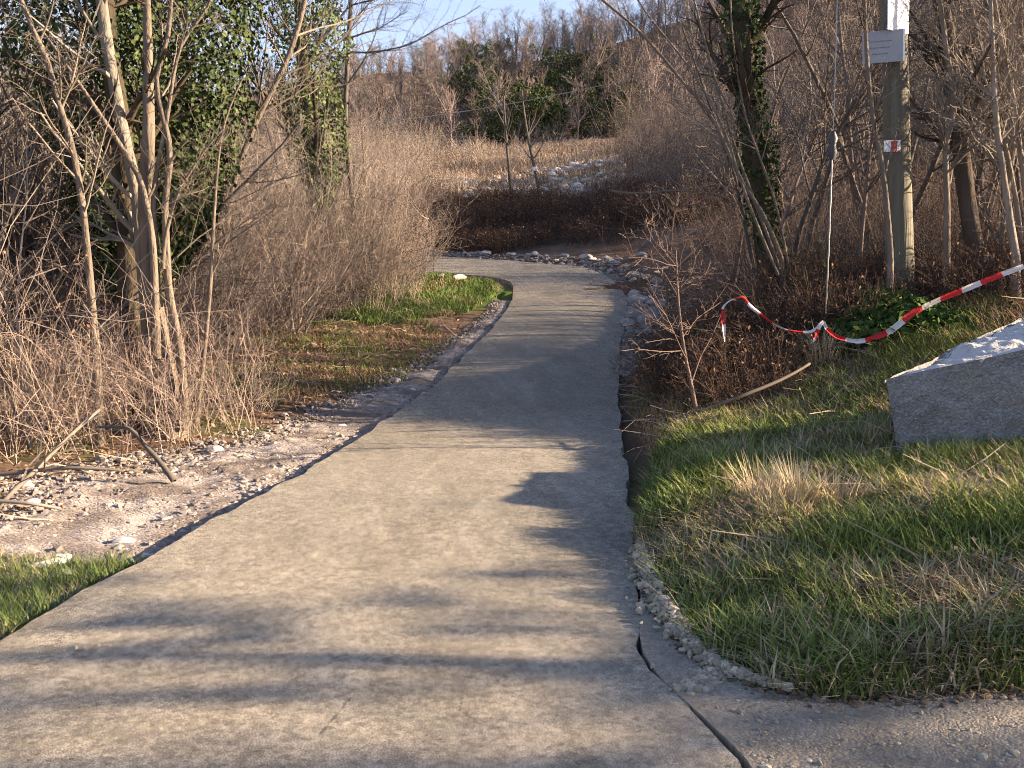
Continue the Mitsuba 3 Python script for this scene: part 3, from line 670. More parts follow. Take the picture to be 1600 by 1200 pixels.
def wood_c(p, n, uv):
    g = fbm(p.x * 60, p.y * 60, p.z * 1.6, 3)
    c = mix((.075, .07, .05), (.16, .15, .108), g)
    return mix(c, (.10, .085, .06), smoothstep(.62, .75, noise(p.x * 45, p.y * 45, p.z * .8 + 4)) * .8)


def wood_h(p, n, uv): return .006 * fbm(p.x * 70, p.y * 70, p.z * 1.5, 3)


scene['pole_wood'] = {'type': 'twosided', 'bsdf': {'type': 'bumpmap', 'arbitrary': mikit.proc(wood_h, eps=2e-3), 'scale': 1.0, 'bsdf': {'type': 'principled', 'base_color': mikit.proc(wood_c), 'roughness': .8}}}
v, f = tubes(pole[None], np.linspace(.165, .125, 40)[None], 20)
m3 = trimesh.Trimesh(v[0], f, process=False)
scene['wooden_pole__shaft'] = mikit.ply(m3, 'pole_wood', smooth=50)
cap = trimesh.creation.cylinder(.13, .04, sections=20); cap.apply_translation(pole[-1]); scene['wooden_pole__top_cap'] = mikit.ply(cap, 'pole_wood', smooth=30)
tag('wooden_pole', 'weathered wooden utility pole carrying two plates on the right bank', 'utility pole')


def plate(key, cx, cy, wpx, hpx, Y, yaw, roll, mat, thick=.012):
    p = U(cx, cy, Y); w, h = wpx * Y / FPX, hpx * Y / FPX
    b = trimesh.creation.box([w, thick, h])
    Mx = trimesh.transformations.rotation_matrix(math.radians(yaw), [0, 0, 1]) @ trimesh.transformations.rotation_matrix(math.radians(roll), [0, 1, 0])
    Mx[:3, 3] = p
    b.apply_transform(Mx)
    scene[key] = mikit.ply(b, mat)
    return Mx, w, h


def flat_mat(nm, c, rough=.5, **k):
    scene[nm] = {'type': 'twosided', 'bsdf': {'type': 'principled', 'base_color': {'type': 'rgb', 'value': list(c)}, 'roughness': rough, **k}}


flat_mat('white_plate', (.82, .84, .86), .35); flat_mat('grey_plate', (.30, .31, .33), .5, metallic=.3); flat_mat('red_paint', (.55, .05, .05)); flat_mat('steel', (.30, .31, .33), .4, metallic=.9); flat_mat('black_part', (.04, .04, .05), .5); flat_mat('dark_ink', (.10, .13, .20)); flat_mat('faded_ink', (.17, .175, .19))


def detail(key, Mx, w, h, mat, dx, dz, d=.010, roll=0):
    b = trimesh.creation.box([w, .004, h]); b.apply_transform(trimesh.transformations.rotation_matrix(math.radians(roll), [0, 1, 0])); b.apply_translation([dx, -d, dz]); b.apply_transform(Mx); scene[key] = mikit.ply(b, mat)


Mx, w, h = plate('white_sign__plate', 1404, 0, 64, 92, 11.86, 42, -2.5, 'white_plate')
detail('white_sign__mark', Mx, .05, .012, 'dark_ink', -.12, .0, roll=30); detail('white_sign__mark_001', Mx, .035, .010, 'dark_ink', .07, -.13, roll=20)
tag('white_sign', 'bright white sheet fixed high on the wooden pole', 'sign')
Mx, w, h = plate('grey_sign__plate', 1379, 73, 58, 47, 11.84, -14, -2, 'grey_plate', .02)
detail('grey_sign__side_rim', Mx, .02, h, 'white_plate', w / 2 + .011, 0, 0)  # sunlit edge of the grey plate, its brightness painted as white
for k, dz in enumerate((.06, -.01, -.08)): detail('grey_sign__faded_line' + (f'_{k:03d}' if k else ''), Mx, w * (.6 - .1 * k), .010, 'faded_ink', -.03, dz, .0115)
detail('grey_sign__bolt', Mx, .02, .02, 'steel', .02, -h * .38, .012)
tag('grey_sign', 'grey metal plate with faded lines below the white sheet on the pole', 'sign')
Mx, w, h = plate('trail_marker__plate', 1394, 228, 26, 17, 11.93, 4, -2, 'white_plate', .006)
detail('trail_marker__red_patch', Mx, .07, .12, 'red_paint', .02, 0, .006)
tag('trail_marker', 'small white plate with a red patch low on the wooden pole', 'trail marker')
stay = path([(1290, 490), (1296, 360), (1300, 250)], 11.2, 14); stay2 = path([(1302, 205), (1306, 80), (1310, -60), (1316, -300)], 11.4, 14)
def tube_part(key, P, r, mat, sides=8):
    v, f = tubes(P[None], np.full((1, len(P)), r), sides); scene[key] = mikit.ply(trimesh.Trimesh(v[0], f, process=False), mat, smooth=60)
tube_part('stay_wire__rod', stay, .009, 'steel'); tube_part('stay_wire__cable', stay2, .005, 'steel', 5)
ins = path([(1300, 250), (1302, 205)], 11.3, 5); v, f = tubes(ins[None], np.array([[.025, .055, .035, .055, .02]]), 10); scene['stay_wire__insulator'] = mikit.ply(trimesh.Trimesh(v[0], f, process=False), 'black_part', smooth=60)
tag('stay_wire', 'steel stay rod with a black insulator left of the wooden pole', 'stay wire')
# overhead cable across the slope
t_ = np.linspace(0, 1, 30); cab = U(360 + 720 * t_, 212 - 110 * t_ + 18 * np.sin(np.pi * t_) , 42.0)
tube_part('overhead_cable', cab, .014, 'cable_grey', 6); flat_mat('cable_grey', (.22, .22, .23), .5)
tag('overhead_cable', 'thin grey cable crossing in front of the dark evergreens beyond the bend', 'cable')

# ------------------------------------------------------------------ barrier tape
def tape(key, px, wid_px, Y, twist, seed, label, seglen=.20):
    P = path(px, Y, 90); rg = rr(seed); n = len(P)
    t = unit(np.gradient(P, axis=0)); side = np.array([0, 0, 1.0]) - t * t[:, 2:]; side = unit(side); nb_ = np.cross(t, side)
    a = twist * np.sin(np.linspace(0, 9, n) + seed) + 1.3 * (meshkit.fbm(P * 6, 3, seed) - .5)
    sd = side * np.cos(a)[:, None] + nb_ * np.sin(a)[:, None]
    w = np.interp(np.linspace(0, 1, n), np.linspace(0, 1, len(wid_px)), wid_px) * Y / FPX / 2
    s = np.r_[0, np.cumsum(np.linalg.norm(np.diff(P, axis=0), axis=1))]
    mb = MB()
    for i in range(n - 1):
        c = (.50, .04, .045) if int(s[i] / seglen) % 2 else (.58, .565, .575)
        q = [P[i] - sd[i] * w[i], P[i] + nb_[i] * .01, P[i] + sd[i] * w[i], P[i + 1] - sd[i + 1] * w[i + 1], P[i + 1] + nb_[i + 1] * .01, P[i + 1] + sd[i + 1] * w[i + 1]]
        mb.add(q, [[0, 1, 4], [0, 4, 3], [1, 2, 5], [1, 5, 4]], c)
    scene[key] = mb.ply('leafy'); tag(key, label, 'barrier tape')


tape('barrier_tape', [(1600, 416), (1575, 425), (1520, 447), (1430, 487), (1385, 520), (1340, 533), (1310, 527), (1292, 513), (1287, 503)], [8, 8, 9, 10, 10, 10, 8, 6, 5], 10.4, .3, 1, 'long red and white barrier tape sagging across the top of the grass bank', .22)
tape('barrier_tape_001', [(1133, 534), (1131, 508), (1129, 484), (1140, 470), (1160, 464), (1172, 478), (1190, 492), (1212, 508), (1236, 517), (1262, 519), (1282, 508), (1287, 502)], [7, 7, 6, 3, 4, 6, 5, 5, 4, 4, 5, 5], 10.55, 1.1, 2, 'thin twisted red and white tape running left along the dark bank edge', .17)
tape('barrier_tape_002', [(1287, 502), (1279, 512), (1276, 524), (1270, 534)], [6, 7, 6, 3], 10.38, .6, 5, 'loose tape end hanging from the knot in the middle of the bank', .1)
COUNT['barrier_tape'] = 3

# ------------------------------------------------------------------ sticks
def stick(px, Y, r, bark, label, seed, lift=0.0, cat='stick', name='stick', twigs=0):
    key = num(name); P = path(px, Y, 14); rg = rr(seed)
    mb = MB(); thick_tube(mb, P, np.linspace(r[0], r[1], 14), *bark, seed, 6, .1)
    if twigs:
        tp, tr_ = spawn(rg, P[None], np.linspace(r[0], r[1], 14)[None], twigs, .2, 1, 45, .35, 6, .15, .02, .5, .003)
        scene[key + '__shaft'] = mb.ply('matte', smooth=True)
        mb = MB(); add_tubes(mb, tp, tr_, tones(rg, twigs, *bark)); scene[key + '__twigs'] = mb.ply('matte'); tag(key + '__twigs', kind='stuff')
    else: scene[key] = mb.ply('matte', smooth=True)
    tag(key, label, cat)


stick([(1068, 652), (1150, 622), (1210, 598), (1265, 568)], [9.75, 9.5, 9.6, 9.9], (.022, .014), PALE_BARK, 'long pale pole lying up the dark slope beside the young tree', 1)
stick([(1130, 1013), (1155, 1010), (1178, 1008)], [4.3, 4.3, 4.3], (.010, .007), PALE_BARK, 'short pale stick on the grass edge next to the asphalt crumbs', 2)
stick([(1250, 978), (1290, 960), (1345, 950)], [4.45, 4.5, 4.5], (.010, .006), ((.42, .40, .24), (.34, .3, .2)), 'curved dry stalk lying in the grass right of the short stick', 3)
stick([(1495, 1004), (1550, 1000), (1615, 993)], [4.15, 4.15, 4.2], (.008, .007), PALE_BARK, 'straight dry stalk in the grass at the lower right', 4)
stick([(-60, 860), (0, 790), (60, 730), (110, 680), (155, 640)], [7.3, 7.3, 7.6, 7.9, 8.2], (.024, .014), ((.24, .21, .18), (.14, .12, .10)), 'thick broken grey branch sticking up from the brush at left', 5, name='fallen_branch', cat='branch', twigs=8)
stick([(-40, 745), (40, 737), (110, 731), (190, 735)], [7.6, 7.6, 7.6, 7.7], (.022, .012), PALE_BARK, 'thin pale branch lying level across the brush at left', 6, name='fallen_branch', cat='branch', twigs=6)
stick([(272, 752), (235, 705), (195, 668), (150, 668)], [8.3, 8.4, 8.5, 8.6], (.026, .012), GREY, 'grey branch lying down onto the gravel below the ivy tree', 7, name='fallen_branch', cat='branch', twigs=6)
stick([(-40, 782), (40, 786), (95, 795)], [7.0, 7.0, 7.1], (.018, .012), ((.30, .26, .23), (.2, .17, .15)), 'short pale branch piece at the far left above the gravel', 8, name='fallen_branch', cat='branch')
stick([(900, 345), (950, 357), (985, 366), (1005, 374)], [33.5, 33.2, 33, 32.8], (.05, .03), PALE_BARK, 'pale bare branch lying on the dark bank beyond the bend', 9, name='fallen_branch', cat='branch')
stick([(955, 298), (1000, 302), (1050, 298), (1110, 303), (1170, 325)], [20, 19.5, 19, 18.5, 18], (.03, .02), PALE_BARK, 'long pale dead branch leaning through the thicket left of the ivy trunk', 10, name='fallen_branch', cat='branch', twigs=6)
# ------------------------------------------------------------------ brush and woods
def group(name, **parts):
    scene[name] = {'type': 'shapegroup', **parts}


def put(key, grp, x, y, z, rz, s, tilt=(0, 0), sz=1.0):
    scene[key] = {'type': 'instance', 'shapegroup': {'type': 'ref', 'id': grp},
                  'to_world': T().translate([float(x), float(y), float(z)]).rotate([1, 0, 0], float(tilt[0])).rotate([0, 1, 0], float(tilt[1])).rotate([0, 0, 1], float(rz)).scale([float(s), float(s), float(s * sz)])}


def shoots(seed, n, hgt, spread, bark, tw, r0=.0075, lean=.3, t3=1.5, leaves=0):
    """a brushy clump of upright shoots with side twigs, about hgt metres"""
    rg = rr(seed); a = rg.random(n) * 6.283; ra = spread * np.sqrt(rg.random(n))
    base = np.stack([ra * np.cos(a), ra * np.sin(a), -.05 + 0 * a], 1)
    d = np.stack([np.cos(a) * lean * ra / spread, np.sin(a) * lean * ra / spread, np.ones(n)], 1) + .24 * rg.normal(size=(n, 3))
    P, R = grow(rg, base, d, hgt * (.5 + .55 * rg.random(n)), 6, r0 * (.5 + .8 * rg.random(n)), np.full(n, r0 * .28), .15, .02)
    mb = MB(); add_tubes(mb, P, R, tones(rg, n, *bark, .18))
    m = int(n * tw); p2, r2 = spawn(rg, P, R, m, .15, 1, 44, .5, 4, .2, .03, .6, .0028)
    add_tubes(mb, p2, r2, tones(rg, m, *bark, .2))
    m3 = int(m * t3); p3, r3 = spawn(rg, p2, r2, m3, .1, 1, 46, .55, 3, .22, .02, .75, .0022)
    add_tubes(mb, p3, r3, tones(rg, m3, *bark, .2))
    if leaves:
        i = rg.integers(0, m3, leaves); N = rg.normal(size=(leaves, 3)); L = .03 + .04 * rg.random(leaves)
        add_leaves(mb, p3[i, -1], np.cross(N, rg.normal(size=(leaves, 3))), N, L, L * .6, tones(rg, leaves, (.30, .18, .11), (.16, .10, .07), .2))
    return mb.ply('matte')


def bare_tree(seed, hgt, r, bark, nb=16, nt=110, n3=330, rmin=.006, ba=42, stems=1):
    rg = rr(seed)
    base = np.c_[rg.normal(size=(stems, 2)) * .12 * (stems > 1), np.full(stems, -.15)]
    d = np.c_[rg.normal(size=(stems, 2)) * (.10 + .12 * (stems > 1)), np.ones(stems)]
    P, R = grow(rg, base, d, hgt * (.8 + .3 * rg.random(stems)), 12, np.full(stems, r), np.full(stems, r * .25), .06, .01)
    mt = MB(); add_tubes(mt, P, R, tones(rg, stems, *bark), 6)
    bp, br = spawn(rg, P, R, nb, .25, .98, ba, .36, 8, .1, .06, .5, rmin * 1.5)
    mb = MB(); add_tubes(mb, bp, br, tones(rg, nb, *bark, .15), 4)
    tp, tr_ = spawn(rg, bp, br, nt, .15, 1, 40, .5, 5, .13, .04, .5, rmin)
    add_tubes(mb, tp, tr_, tones(rg, nt, *bark, .18))
    t3, r3 = spawn(rg, tp, tr_, n3, .1, 1, 38, .55, 4, .15, .03, .6, rmin * .8)
    add_tubes(mb, t3, r3, tones(rg, n3, *bark, .18))
    return mt.ply('matte', smooth=True), mb.ply('matte')


B_RED = ((.38, .30, .268), (.16, .124, .112)); B_TAN = ((.43, .36, .295), (.20, .163, .136)); B_GREY = ((.235, .208, .188), (.09, .078, .07)); B_DUSK = ((.225, .18, .158), (.085, .066, .058))
for k in range(3): group(f'shoot_red_{k}', brush=shoots(500 + k, 34, 2.6, .8, (B_RED, B_GREY, B_RED)[k], 7, t3=1.7, leaves=(0, 60, 160)[k]))
for k in range(2): group(f'shoot_tan_{k}', brush=shoots(510 + k, 32, 2.6, .75, B_TAN, 6, t3=2))
for k in range(2): group(f'shoot_dark_{k}', brush=shoots(515 + k, 32, 2.6, .8, B_DUSK, 7, t3=1.7, leaves=80))
for k in range(2): group(f'shoot_tall_{k}', brush=shoots(520 + k, 14, 4.6, .6, B_GREY, 9, r0=.018, lean=.2, t3=2))
for k in range(2): group(f'low_brush_{k}', brush=shoots(530 + k, 55, .9, .7, ((.13, .09, .07), (.06, .043, .034)), 6, leaves=120, r0=.006, lean=.9))
for k in range(2): group(f'low_brush_{k + 2}', brush=shoots(535 + k, 50, .8, .7, B_TAN, 4, r0=.010, lean=.7))
for k in range(3):
    t_, b_ = bare_tree(540 + k, 6.5, .06, B_GREY if k != 1 else B_DUSK, 18, 130, 400, stems=1 + (k == 2) * 2); group(f'tree_{k}', trunk=t_, twigs=b_)
for k in range(3):
    t_, b_ = bare_tree(550 + k, 7.5, .11, (B_GREY, B_DUSK, B_RED)[k], 20, 130, 420, rmin=.012, stems=1 + k % 2); group(f'hill_tree_{k}', trunk=t_, twigs=b_)


def stuff_instances(name, pts_, grps, smin, smax, seed, label, cat, sink=0.0, tilt=5):
    rg = rr(seed)
    for k, (x, y) in enumerate(pts_):
        put(f'{name}__{k + 1:03d}', grps[rg.integers(len(grps))], x, y, float(H(x, y)) - sink, rg.random() * 360, rg.uniform(smin, smax), rg.normal(size=2) * tilt, rg.uniform(.85, 1.15))
    tag(name, label, cat, kind='stuff')


def region(poly, n, seed, mind=0.0, jitter=True):
    """n random points in the polygon (world x, y)"""
    rg = rr(seed); pg = Polygon(poly); x0, y0, x1, y1 = pg.bounds; out = []
    while len(out) < n:
        c = rg.uniform([x0, y0], [x1, y1], (4 * n, 2)); c = c[shapely.contains(pg, shapely.points(c[:, 0], c[:, 1]))]
        c = c[shapely.distance(road_poly, shapely.points(c[:, 0], c[:, 1])) > mind]
        out += list(c)
    return np.array(out[:n])


# evergreen bushes on the hill
def evergreen(seed, n, cols):
    rg = rr(seed); nc_ = 34
    cc = np.stack([rg.normal(size=nc_) * 1.2, rg.normal(size=nc_) * 1.2, rg.uniform(.4, 3.6, nc_)], 1); cr = rg.uniform(.25, .75, nc_)
    i = rg.integers(0, nc_, n); o = unit(rg.normal(size=(n, 3))); pos = cc[i] + o * (cr[i] * (.55 + .5 * rg.random(n)))[:, None]
    N = unit(o + .7 * rg.normal(size=(n, 3))); L = .09 + .15 * rg.random(n)
    mb = MB(); add_leaves(mb, pos, np.cross(N, rg.normal(size=(n, 3))), N, L, L * .7, tones(rg, n, *cols, .25))
    P, R = grow(rg, np.zeros((6, 3)) + rg.normal(size=(6, 3)) * [.2, .2, 0], np.c_[rg.normal(size=(6, 2)) * .4, np.ones(6)], np.full(6, 3.4), 7, np.full(6, .07), np.full(6, .02), .12)
    m2 = MB(); add_tubes(m2, P, R, tones(rg, 6, *DARK), 5)
    return m2.ply('matte', smooth=True), mb.ply('ivy_leaf')


for k in range(3):
    t_, b_ = evergreen(700 + k, 3600, (((.03, .045, .02), (.07, .095, .04)), ((.045, .06, .03), (.10, .115, .055)), ((.04, .05, .028), (.09, .10, .055)))[k]); group(f'evergreen_{k}', trunk=t_, leaves=b_)
# left thicket
stuff_instances('left_undergrowth', region([(-4.0, 10.2), (-4.9, 9.2), (-7, 7.8), (-13, 7.2), (-16, 20), (-16, 34), (-4.5, 36), (-4.0, 27), (-3.6, 22.5), (-3.4, 18), (-4.3, 15), (-4.2, 12)], 290, 600, 1.0), ['shoot_red_0', 'shoot_red_1', 'shoot_red_2', 'shoot_tan_0', 'shoot_tall_0'], .75, 1.2, 601,
                'dense reddish brown brush filling the left side of the road', 'undergrowth', tilt=9)
lw = region([(-5.5, 11), (-14, 10), (-30, 30), (-34, 60), (-18, 60), (-12, 34), (-6.5, 20)], 190, 602, 2)
lw = lw[lw[:, 0] / lw[:, 1] < -.33]
stuff_instances('left_woods', lw, ['tree_0', 'tree_1', 'tree_2', 'shoot_tall_0'], .65, 1.05, 603, 'bare grey trees standing close behind the left brush', 'woods')
stuff_instances('bend_undergrowth', region([(-4.6, 19), (-2.6, 21.5), (-2.7, 24.6), (-2.6, 26.2), (-6, 26.5), (-7, 20)], 44, 604, .8), ['shoot_tan_0', 'shoot_tan_1', 'shoot_red_0'], .8, 1.15, 605, 'tall straw coloured shoots on the inside of the bend', 'undergrowth', tilt=9)
stuff_instances('stump_undergrowth', np.r_[[U(q, r_, Y_)[:2] for q, r_, Y_ in [(300, 690, 10.4), (345, 685, 10.8), (150, 690, 10.2), (95, 690, 9.8), (30, 715, 9.3), (390, 655, 11.8), (180, 705, 9.8)]]], ['shoot_red_0', 'shoot_tan_0', 'shoot_tan_1', 'shoot_red_2'], .4, .8, 633, 'fine twiggy shoots around the mossy stump and the left trees', 'undergrowth', tilt=8)
lb = region([(-5.4, 10.2), (-6.5, 9.2), (-10, 9.5), (-13, 16), (-9, 20), (-6, 15)], 60, 642, 1)
stuff_instances('left_edge_undergrowth', lb, ['shoot_red_0', 'shoot_red_2', 'shoot_tall_0', 'shoot_tall_1'], 1.0, 1.5, 643, 'tall mauve brown brush closing off the left edge', 'undergrowth', tilt=10)
# behind the bend: bank and slope
stuff_instances('bank_brush', region([(-6, 33.3), (6.5, 31.5), (8, 36), (5, 38.5), (-8, 39)], 130, 606, 1), ['low_brush_0', 'low_brush_1'], .8, 1.3, 607, 'low dark brush on the bank beyond the bend', 'undergrowth')
stuff_instances('slope_undergrowth', region([(-18, 34), (-3.2, 34.5), (-3.5, 45), (-5, 62), (-26, 62)], 130, 608, 1), ['shoot_tan_0', 'shoot_tan_1', 'shoot_red_1'], .8, 1.2, 609, 'straw and brown brush on the slope left beyond the bend', 'undergrowth')
stuff_instances('slope_undergrowth_right', region([(5.2, 34), (20, 31), (28, 60), (9, 62), (5, 50)], 120, 610, 1), ['shoot_dark_1', 'shoot_dark_0', 'shoot_red_1', 'shoot_tall_1'], .8, 1.25, 611, 'brown brush on the slope right beyond the bend', 'undergrowth')
stuff_instances('terrace_brush', region([(-6, 40), (-1.6, 40), (-1.4, 48), (6, 48), (5.5, 40), (7, 39), (10, 64), (-8, 64)], 60, 625, 1), ['low_brush_2', 'low_brush_3'], .8, 1.5, 626, 'low straw brush scattered on the slope beyond the bend', 'undergrowth')
# hill woods
stuff_instances('hill_woods', np.r_[region([(-40, 64), (60, 62), (70, 122), (-25, 118), (-45, 90)], 600, 612), region([(-12, 108), (60, 108), (70, 134), (-14, 128)], 130, 636)], ['hill_tree_0', 'hill_tree_1', 'hill_tree_2'], .4, .82, 613, 'bare brown woods covering the hill', 'woods', .3)
stuff_instances('hill_brush', region([(-34, 62), (50, 62), (60, 122), (-22, 118), (-40, 90)], 220, 640, 1), ['shoot_red_1', 'shoot_dark_0', 'shoot_dark_1', 'low_brush_3'], .9, 1.7, 641, 'brown undergrowth between the trees of the hill', 'undergrowth')
_f = RegularGridInterpolator((fy[:, 0], fx[0]), fz, bounds_error=False, fill_value=None)
rg = rr(646)
for k in range(320):
    y_ = rg.uniform(205, 268); x_ = rg.uniform(-.42, .06) * y_
    put(f'far_woods__{k + 1:03d}', f'hill_tree_{rg.integers(3)}', x_, y_, float(_f([[y_, x_]])[0]) - .5, rg.random() * 360, rg.uniform(.7, 1.25))
tag('far_woods', 'bare woods on the far hill under the sky gap', 'woods', kind='stuff')
# right wood: thin enough for the low sun to reach the road
stuff_instances('right_undergrowth', region([(3.6, 12.8), (4.0, 17), (4.2, 21), (5, 27), (9, 27), (8, 18), (6.8, 11.9), (5, 12.2)], 66, 614, 1.6), ['shoot_dark_0', 'shoot_dark_1', 'shoot_red_1', 'shoot_dark_0', 'low_brush_0', 'low_brush_1'], .5, .85, 615, 'brown brush on the right bank under the trees', 'undergrowth', tilt=9)
stuff_instances('right_woods', region([(5, 14), (5.2, 26), (10, 30), (14, 29), (7.5, 13)], 12, 616, 2), ['tree_0', 'tree_1', 'tree_2', 'shoot_tall_0', 'shoot_tall_1'], .7, 1.0, 617, 'bare trees behind the brush on the right bank', 'woods')
stuff_instances('far_right_woods', region([(7, 30), (18, 29.5), (26, 45), (10, 45)], 60, 627, 2), ['tree_0', 'tree_1', 'tree_2', 'shoot_tall_0'], .7, 1.05, 628, 'bare trees climbing the slope behind the right bank', 'woods')
# wood at the junction, outside the frame to the right
def tall_evergreen(seed, n, cols):
    rg = rr(seed); nc_ = 22
    hz = rg.uniform(4.4, 8.2, nc_); wd = 1.5 * np.sqrt(np.clip((8.8 - hz) / 4.4, .15, 1)); a_ = rg.random(nc_) * 6.283; q_ = wd * np.sqrt(rg.random(nc_))
    cc = np.stack([q_ * np.cos(a_), q_ * np.sin(a_), hz], 1); cr = rg.uniform(.25, .6, nc_)
    i = rg.integers(0, nc_, n); o = unit(rg.normal(size=(n, 3))); pos = cc[i] + o * (cr[i] * (.5 + .6 * rg.random(n)))[:, None] * [1.2, 1.2, .6]
    N = unit(o + .7 * rg.normal(size=(n, 3))); L = .14 + .12 * rg.random(n)
    mb = MB(); add_leaves(mb, pos, np.cross(N, rg.normal(size=(n, 3))), N, L, L * .6, tones(rg, n, *cols, .25))
    P, R = grow(rg, np.zeros((1, 3)), np.array([[.02, .02, 1.0]]), np.full(1, 8.0), 12, np.full(1, .16), np.full(1, .04), .03)
    m2 = MB(); add_tubes(m2, P, R, tones(rg, 1, *DARK), 8)
    bp, br = spawn(rg, P, R, 26, .5, .97, 70, .2, 5, .1, .03, .4, .02); add_tubes(m2, bp, br, tones(rg, 26, *DARK), 4)
    return m2.ply('matte', smooth=True), mb.ply('ivy_leaf')


for k in range(2):
    t_, b_ = tall_evergreen(710 + k, 1050, ((.03, .045, .02), (.07, .09, .04))); group(f'tall_evergreen_{k}', trunk=t_, leaves=b_)
for k, (x, y, s_, l_) in enumerate([(17.2, 3.6, .95, 'nearest tall evergreen beyond the junction'), (17.5, 1.6, 1.05, 'second tall evergreen beyond the junction'), (18.5, .3, 1.05, 'tall evergreen beyond the junction farthest down the road')]):
    key = num('tall_evergreen_tree'); put(key, f'tall_evergreen_{k % 2}', x, y, float(H(x, y)) - .1, 70 * k, s_); tag(key, l_, 'tree')
jw = rr(629); jw = np.c_[jw.uniform(19, 28, 24), jw.uniform(-2.5, 3.9, 24)]
stuff_instances('junction_woods', jw, ['tree_0', 'tree_1', 'tree_2', 'tree_2'], .9, 1.3, 618, 'bare trees beyond the junction', 'woods')
rb = rr(634); rb = np.c_[rb.uniform(6.9, 10.5, 26), rb.uniform(11.2, 13.8, 26)]; rb = rb[rb[:, 0] / rb[:, 1] > .535]
stuff_instances('edge_undergrowth', rb, ['shoot_red_0', 'shoot_red_1', 'low_brush_0', 'shoot_tan_0'], .4, .75, 635, 'dense brush at the right end of the bank', 'undergrowth')
stuff_instances('tape_undergrowth', region([(2.6, 11.5), (6.3, 11.7), (6.6, 12.8), (2.6, 13)], 34, 644, 1), ['low_brush_0', 'low_brush_1'], .5, .85, 645, 'dark tangled low brush behind the barrier tape', 'undergrowth')
# brush over the dark bank on the right
stuff_instances('bank_undergrowth', region([(1.95, 9.8), (2.0, 14.6), (3.4, 15), (3.6, 13), (4.2, 12.2), (3.1, 11.2), (2.6, 10.2)], 52, 619, .45), ['low_brush_0', 'low_brush_1'], .4, .75, 620, 'tangled dark brush on the bank between road and tape', 'undergrowth')

# saplings one can count on the right bank
lab = 'thin bare sapling among the brush on the right bank'
for k, (x, y) in enumerate(region([(3.4, 13.4), (3.8, 20), (6.5, 22), (7.5, 16), (6.6, 12), (5, 12.4)], 16, 621, 1.4)):
    key = num('thin_sapling'); rg = rr(6210 + k)
    put(key, f'tree_{rg.integers(2)}', x, y, float(H(x, y)), rg.random() * 360, rg.uniform(.5, .9), rg.normal(size=2) * 7)
    tag(key, lab, 'sapling', 'thin saplings on the right bank')
lab = 'slender bare tree in the thicket on the left'
for k, (x, y) in enumerate(region([(-5.6, 10.4), (-8.5, 10), (-11, 14), (-9, 18), (-5.6, 14)], 12, 622, 1.6)):
    key = num('slender_sapling'); rg = rr(6220 + k)
    put(key, f'tree_{rg.integers(3)}', x, y, float(H(x, y)), rg.random() * 360, rg.uniform(.6, .95), rg.normal(size=2) * 7)
    tag(key, lab, 'sapling', 'slender trees in the left thicket')

lab = 'dark green evergreen bush in the cluster above the slope beyond the bend'
rng = rr(703)
for k in range(28):
    px, py = rng.uniform(705, 955), rng.uniform(175, 245)
    Y = rng.uniform(66, 98); p = U(px, py, Y); key = num('evergreen_bush'); s_ = rng.uniform(.55, 1.05)
    put(key, f'evergreen_{rng.integers(3)}', p[0], Y, float(H(p[0], Y)) - .2, rng.random() * 360, s_)
    tag(key, lab, 'bush', 'evergreen bushes above the slope')
for k, (px, lab) in enumerate([(735, 'dark evergreen tree standing on the ridge against the sky, left'), (775, 'dark evergreen tree on the ridge against the sky, right of the first'), (668, 'small dark bush on the ridge at the end of the near hill')]):
    p = U(px, 80, 111); key = num('ridge_tree')
    put(key, f'evergreen_{k}', p[0], 111, float(H(p[0], 111)) - .3, 40 * k, (1.05, .9, .6)[k]); tag(key, lab, 'tree')

# ivy ground cover by the pole, with some yellow leaves
rg = rr(710); n = 4600
c = U(1385, 462, 11.15); x = c[0] + rg.normal(size=n) * .62 - .15; y = c[1] + rg.normal(size=n) * .28
z = H(x, y) + .35 * rg.random(n) * np.exp(-((x - c[0]) / .6) ** 2)
N = unit(rg.normal(size=(n, 3)) + [-.2, -.6, .8]); L = .055 + .05 * rg.random(n)
cl = tones(rg, n, (.03, .055, .018), (.085, .13, .04), .2); yl = rg.random(n) < .03; cl[yl] = (.42, .38, .06)
mb = MB(); add_leaves(mb, np.stack([x, y, z], 1), np.cross(N, rg.normal(size=(n, 3))), N, L, L * .9, cl)
scene['ivy_clump'] = mb.ply('ivy_leaf'); tag('ivy_clump', 'low dark green ivy clump with yellowing leaves at the foot of the wooden pole', 'ivy', kind='stuff')
rg = rr(711); n = 500
px = np.r_[rg.uniform(1080, 1300, 300), rg.normal(1140, 20, 200)]; py = rg.uniform(440, 470, n) ; Y = 13.2 + rg.normal(size=n) * .7; p = U(px, py, Y)
z = H(p[:, 0], Y) + .1 + .4 * rg.random(n); N = unit(rg.normal(size=(n, 3)) + [0, -.5, .8]); L = .05 + .05 * rg.random(n)
cl = tones(rg, n, (.05, .08, .025), (.13, .16, .05), .2); yl = rg.random(n) < .12; cl[yl] = (.5, .45, .07)
mb = MB(); add_leaves(mb, np.stack([p[:, 0], Y, z], 1), np.cross(N, rg.normal(size=(n, 3))), N, L, L * .8, cl)
scene['bramble_leaves'] = mb.ply('ivy_leaf'); tag('bramble_leaves', 'scattered green and yellow bramble leaves in the right brush', 'leaves', kind='stuff')

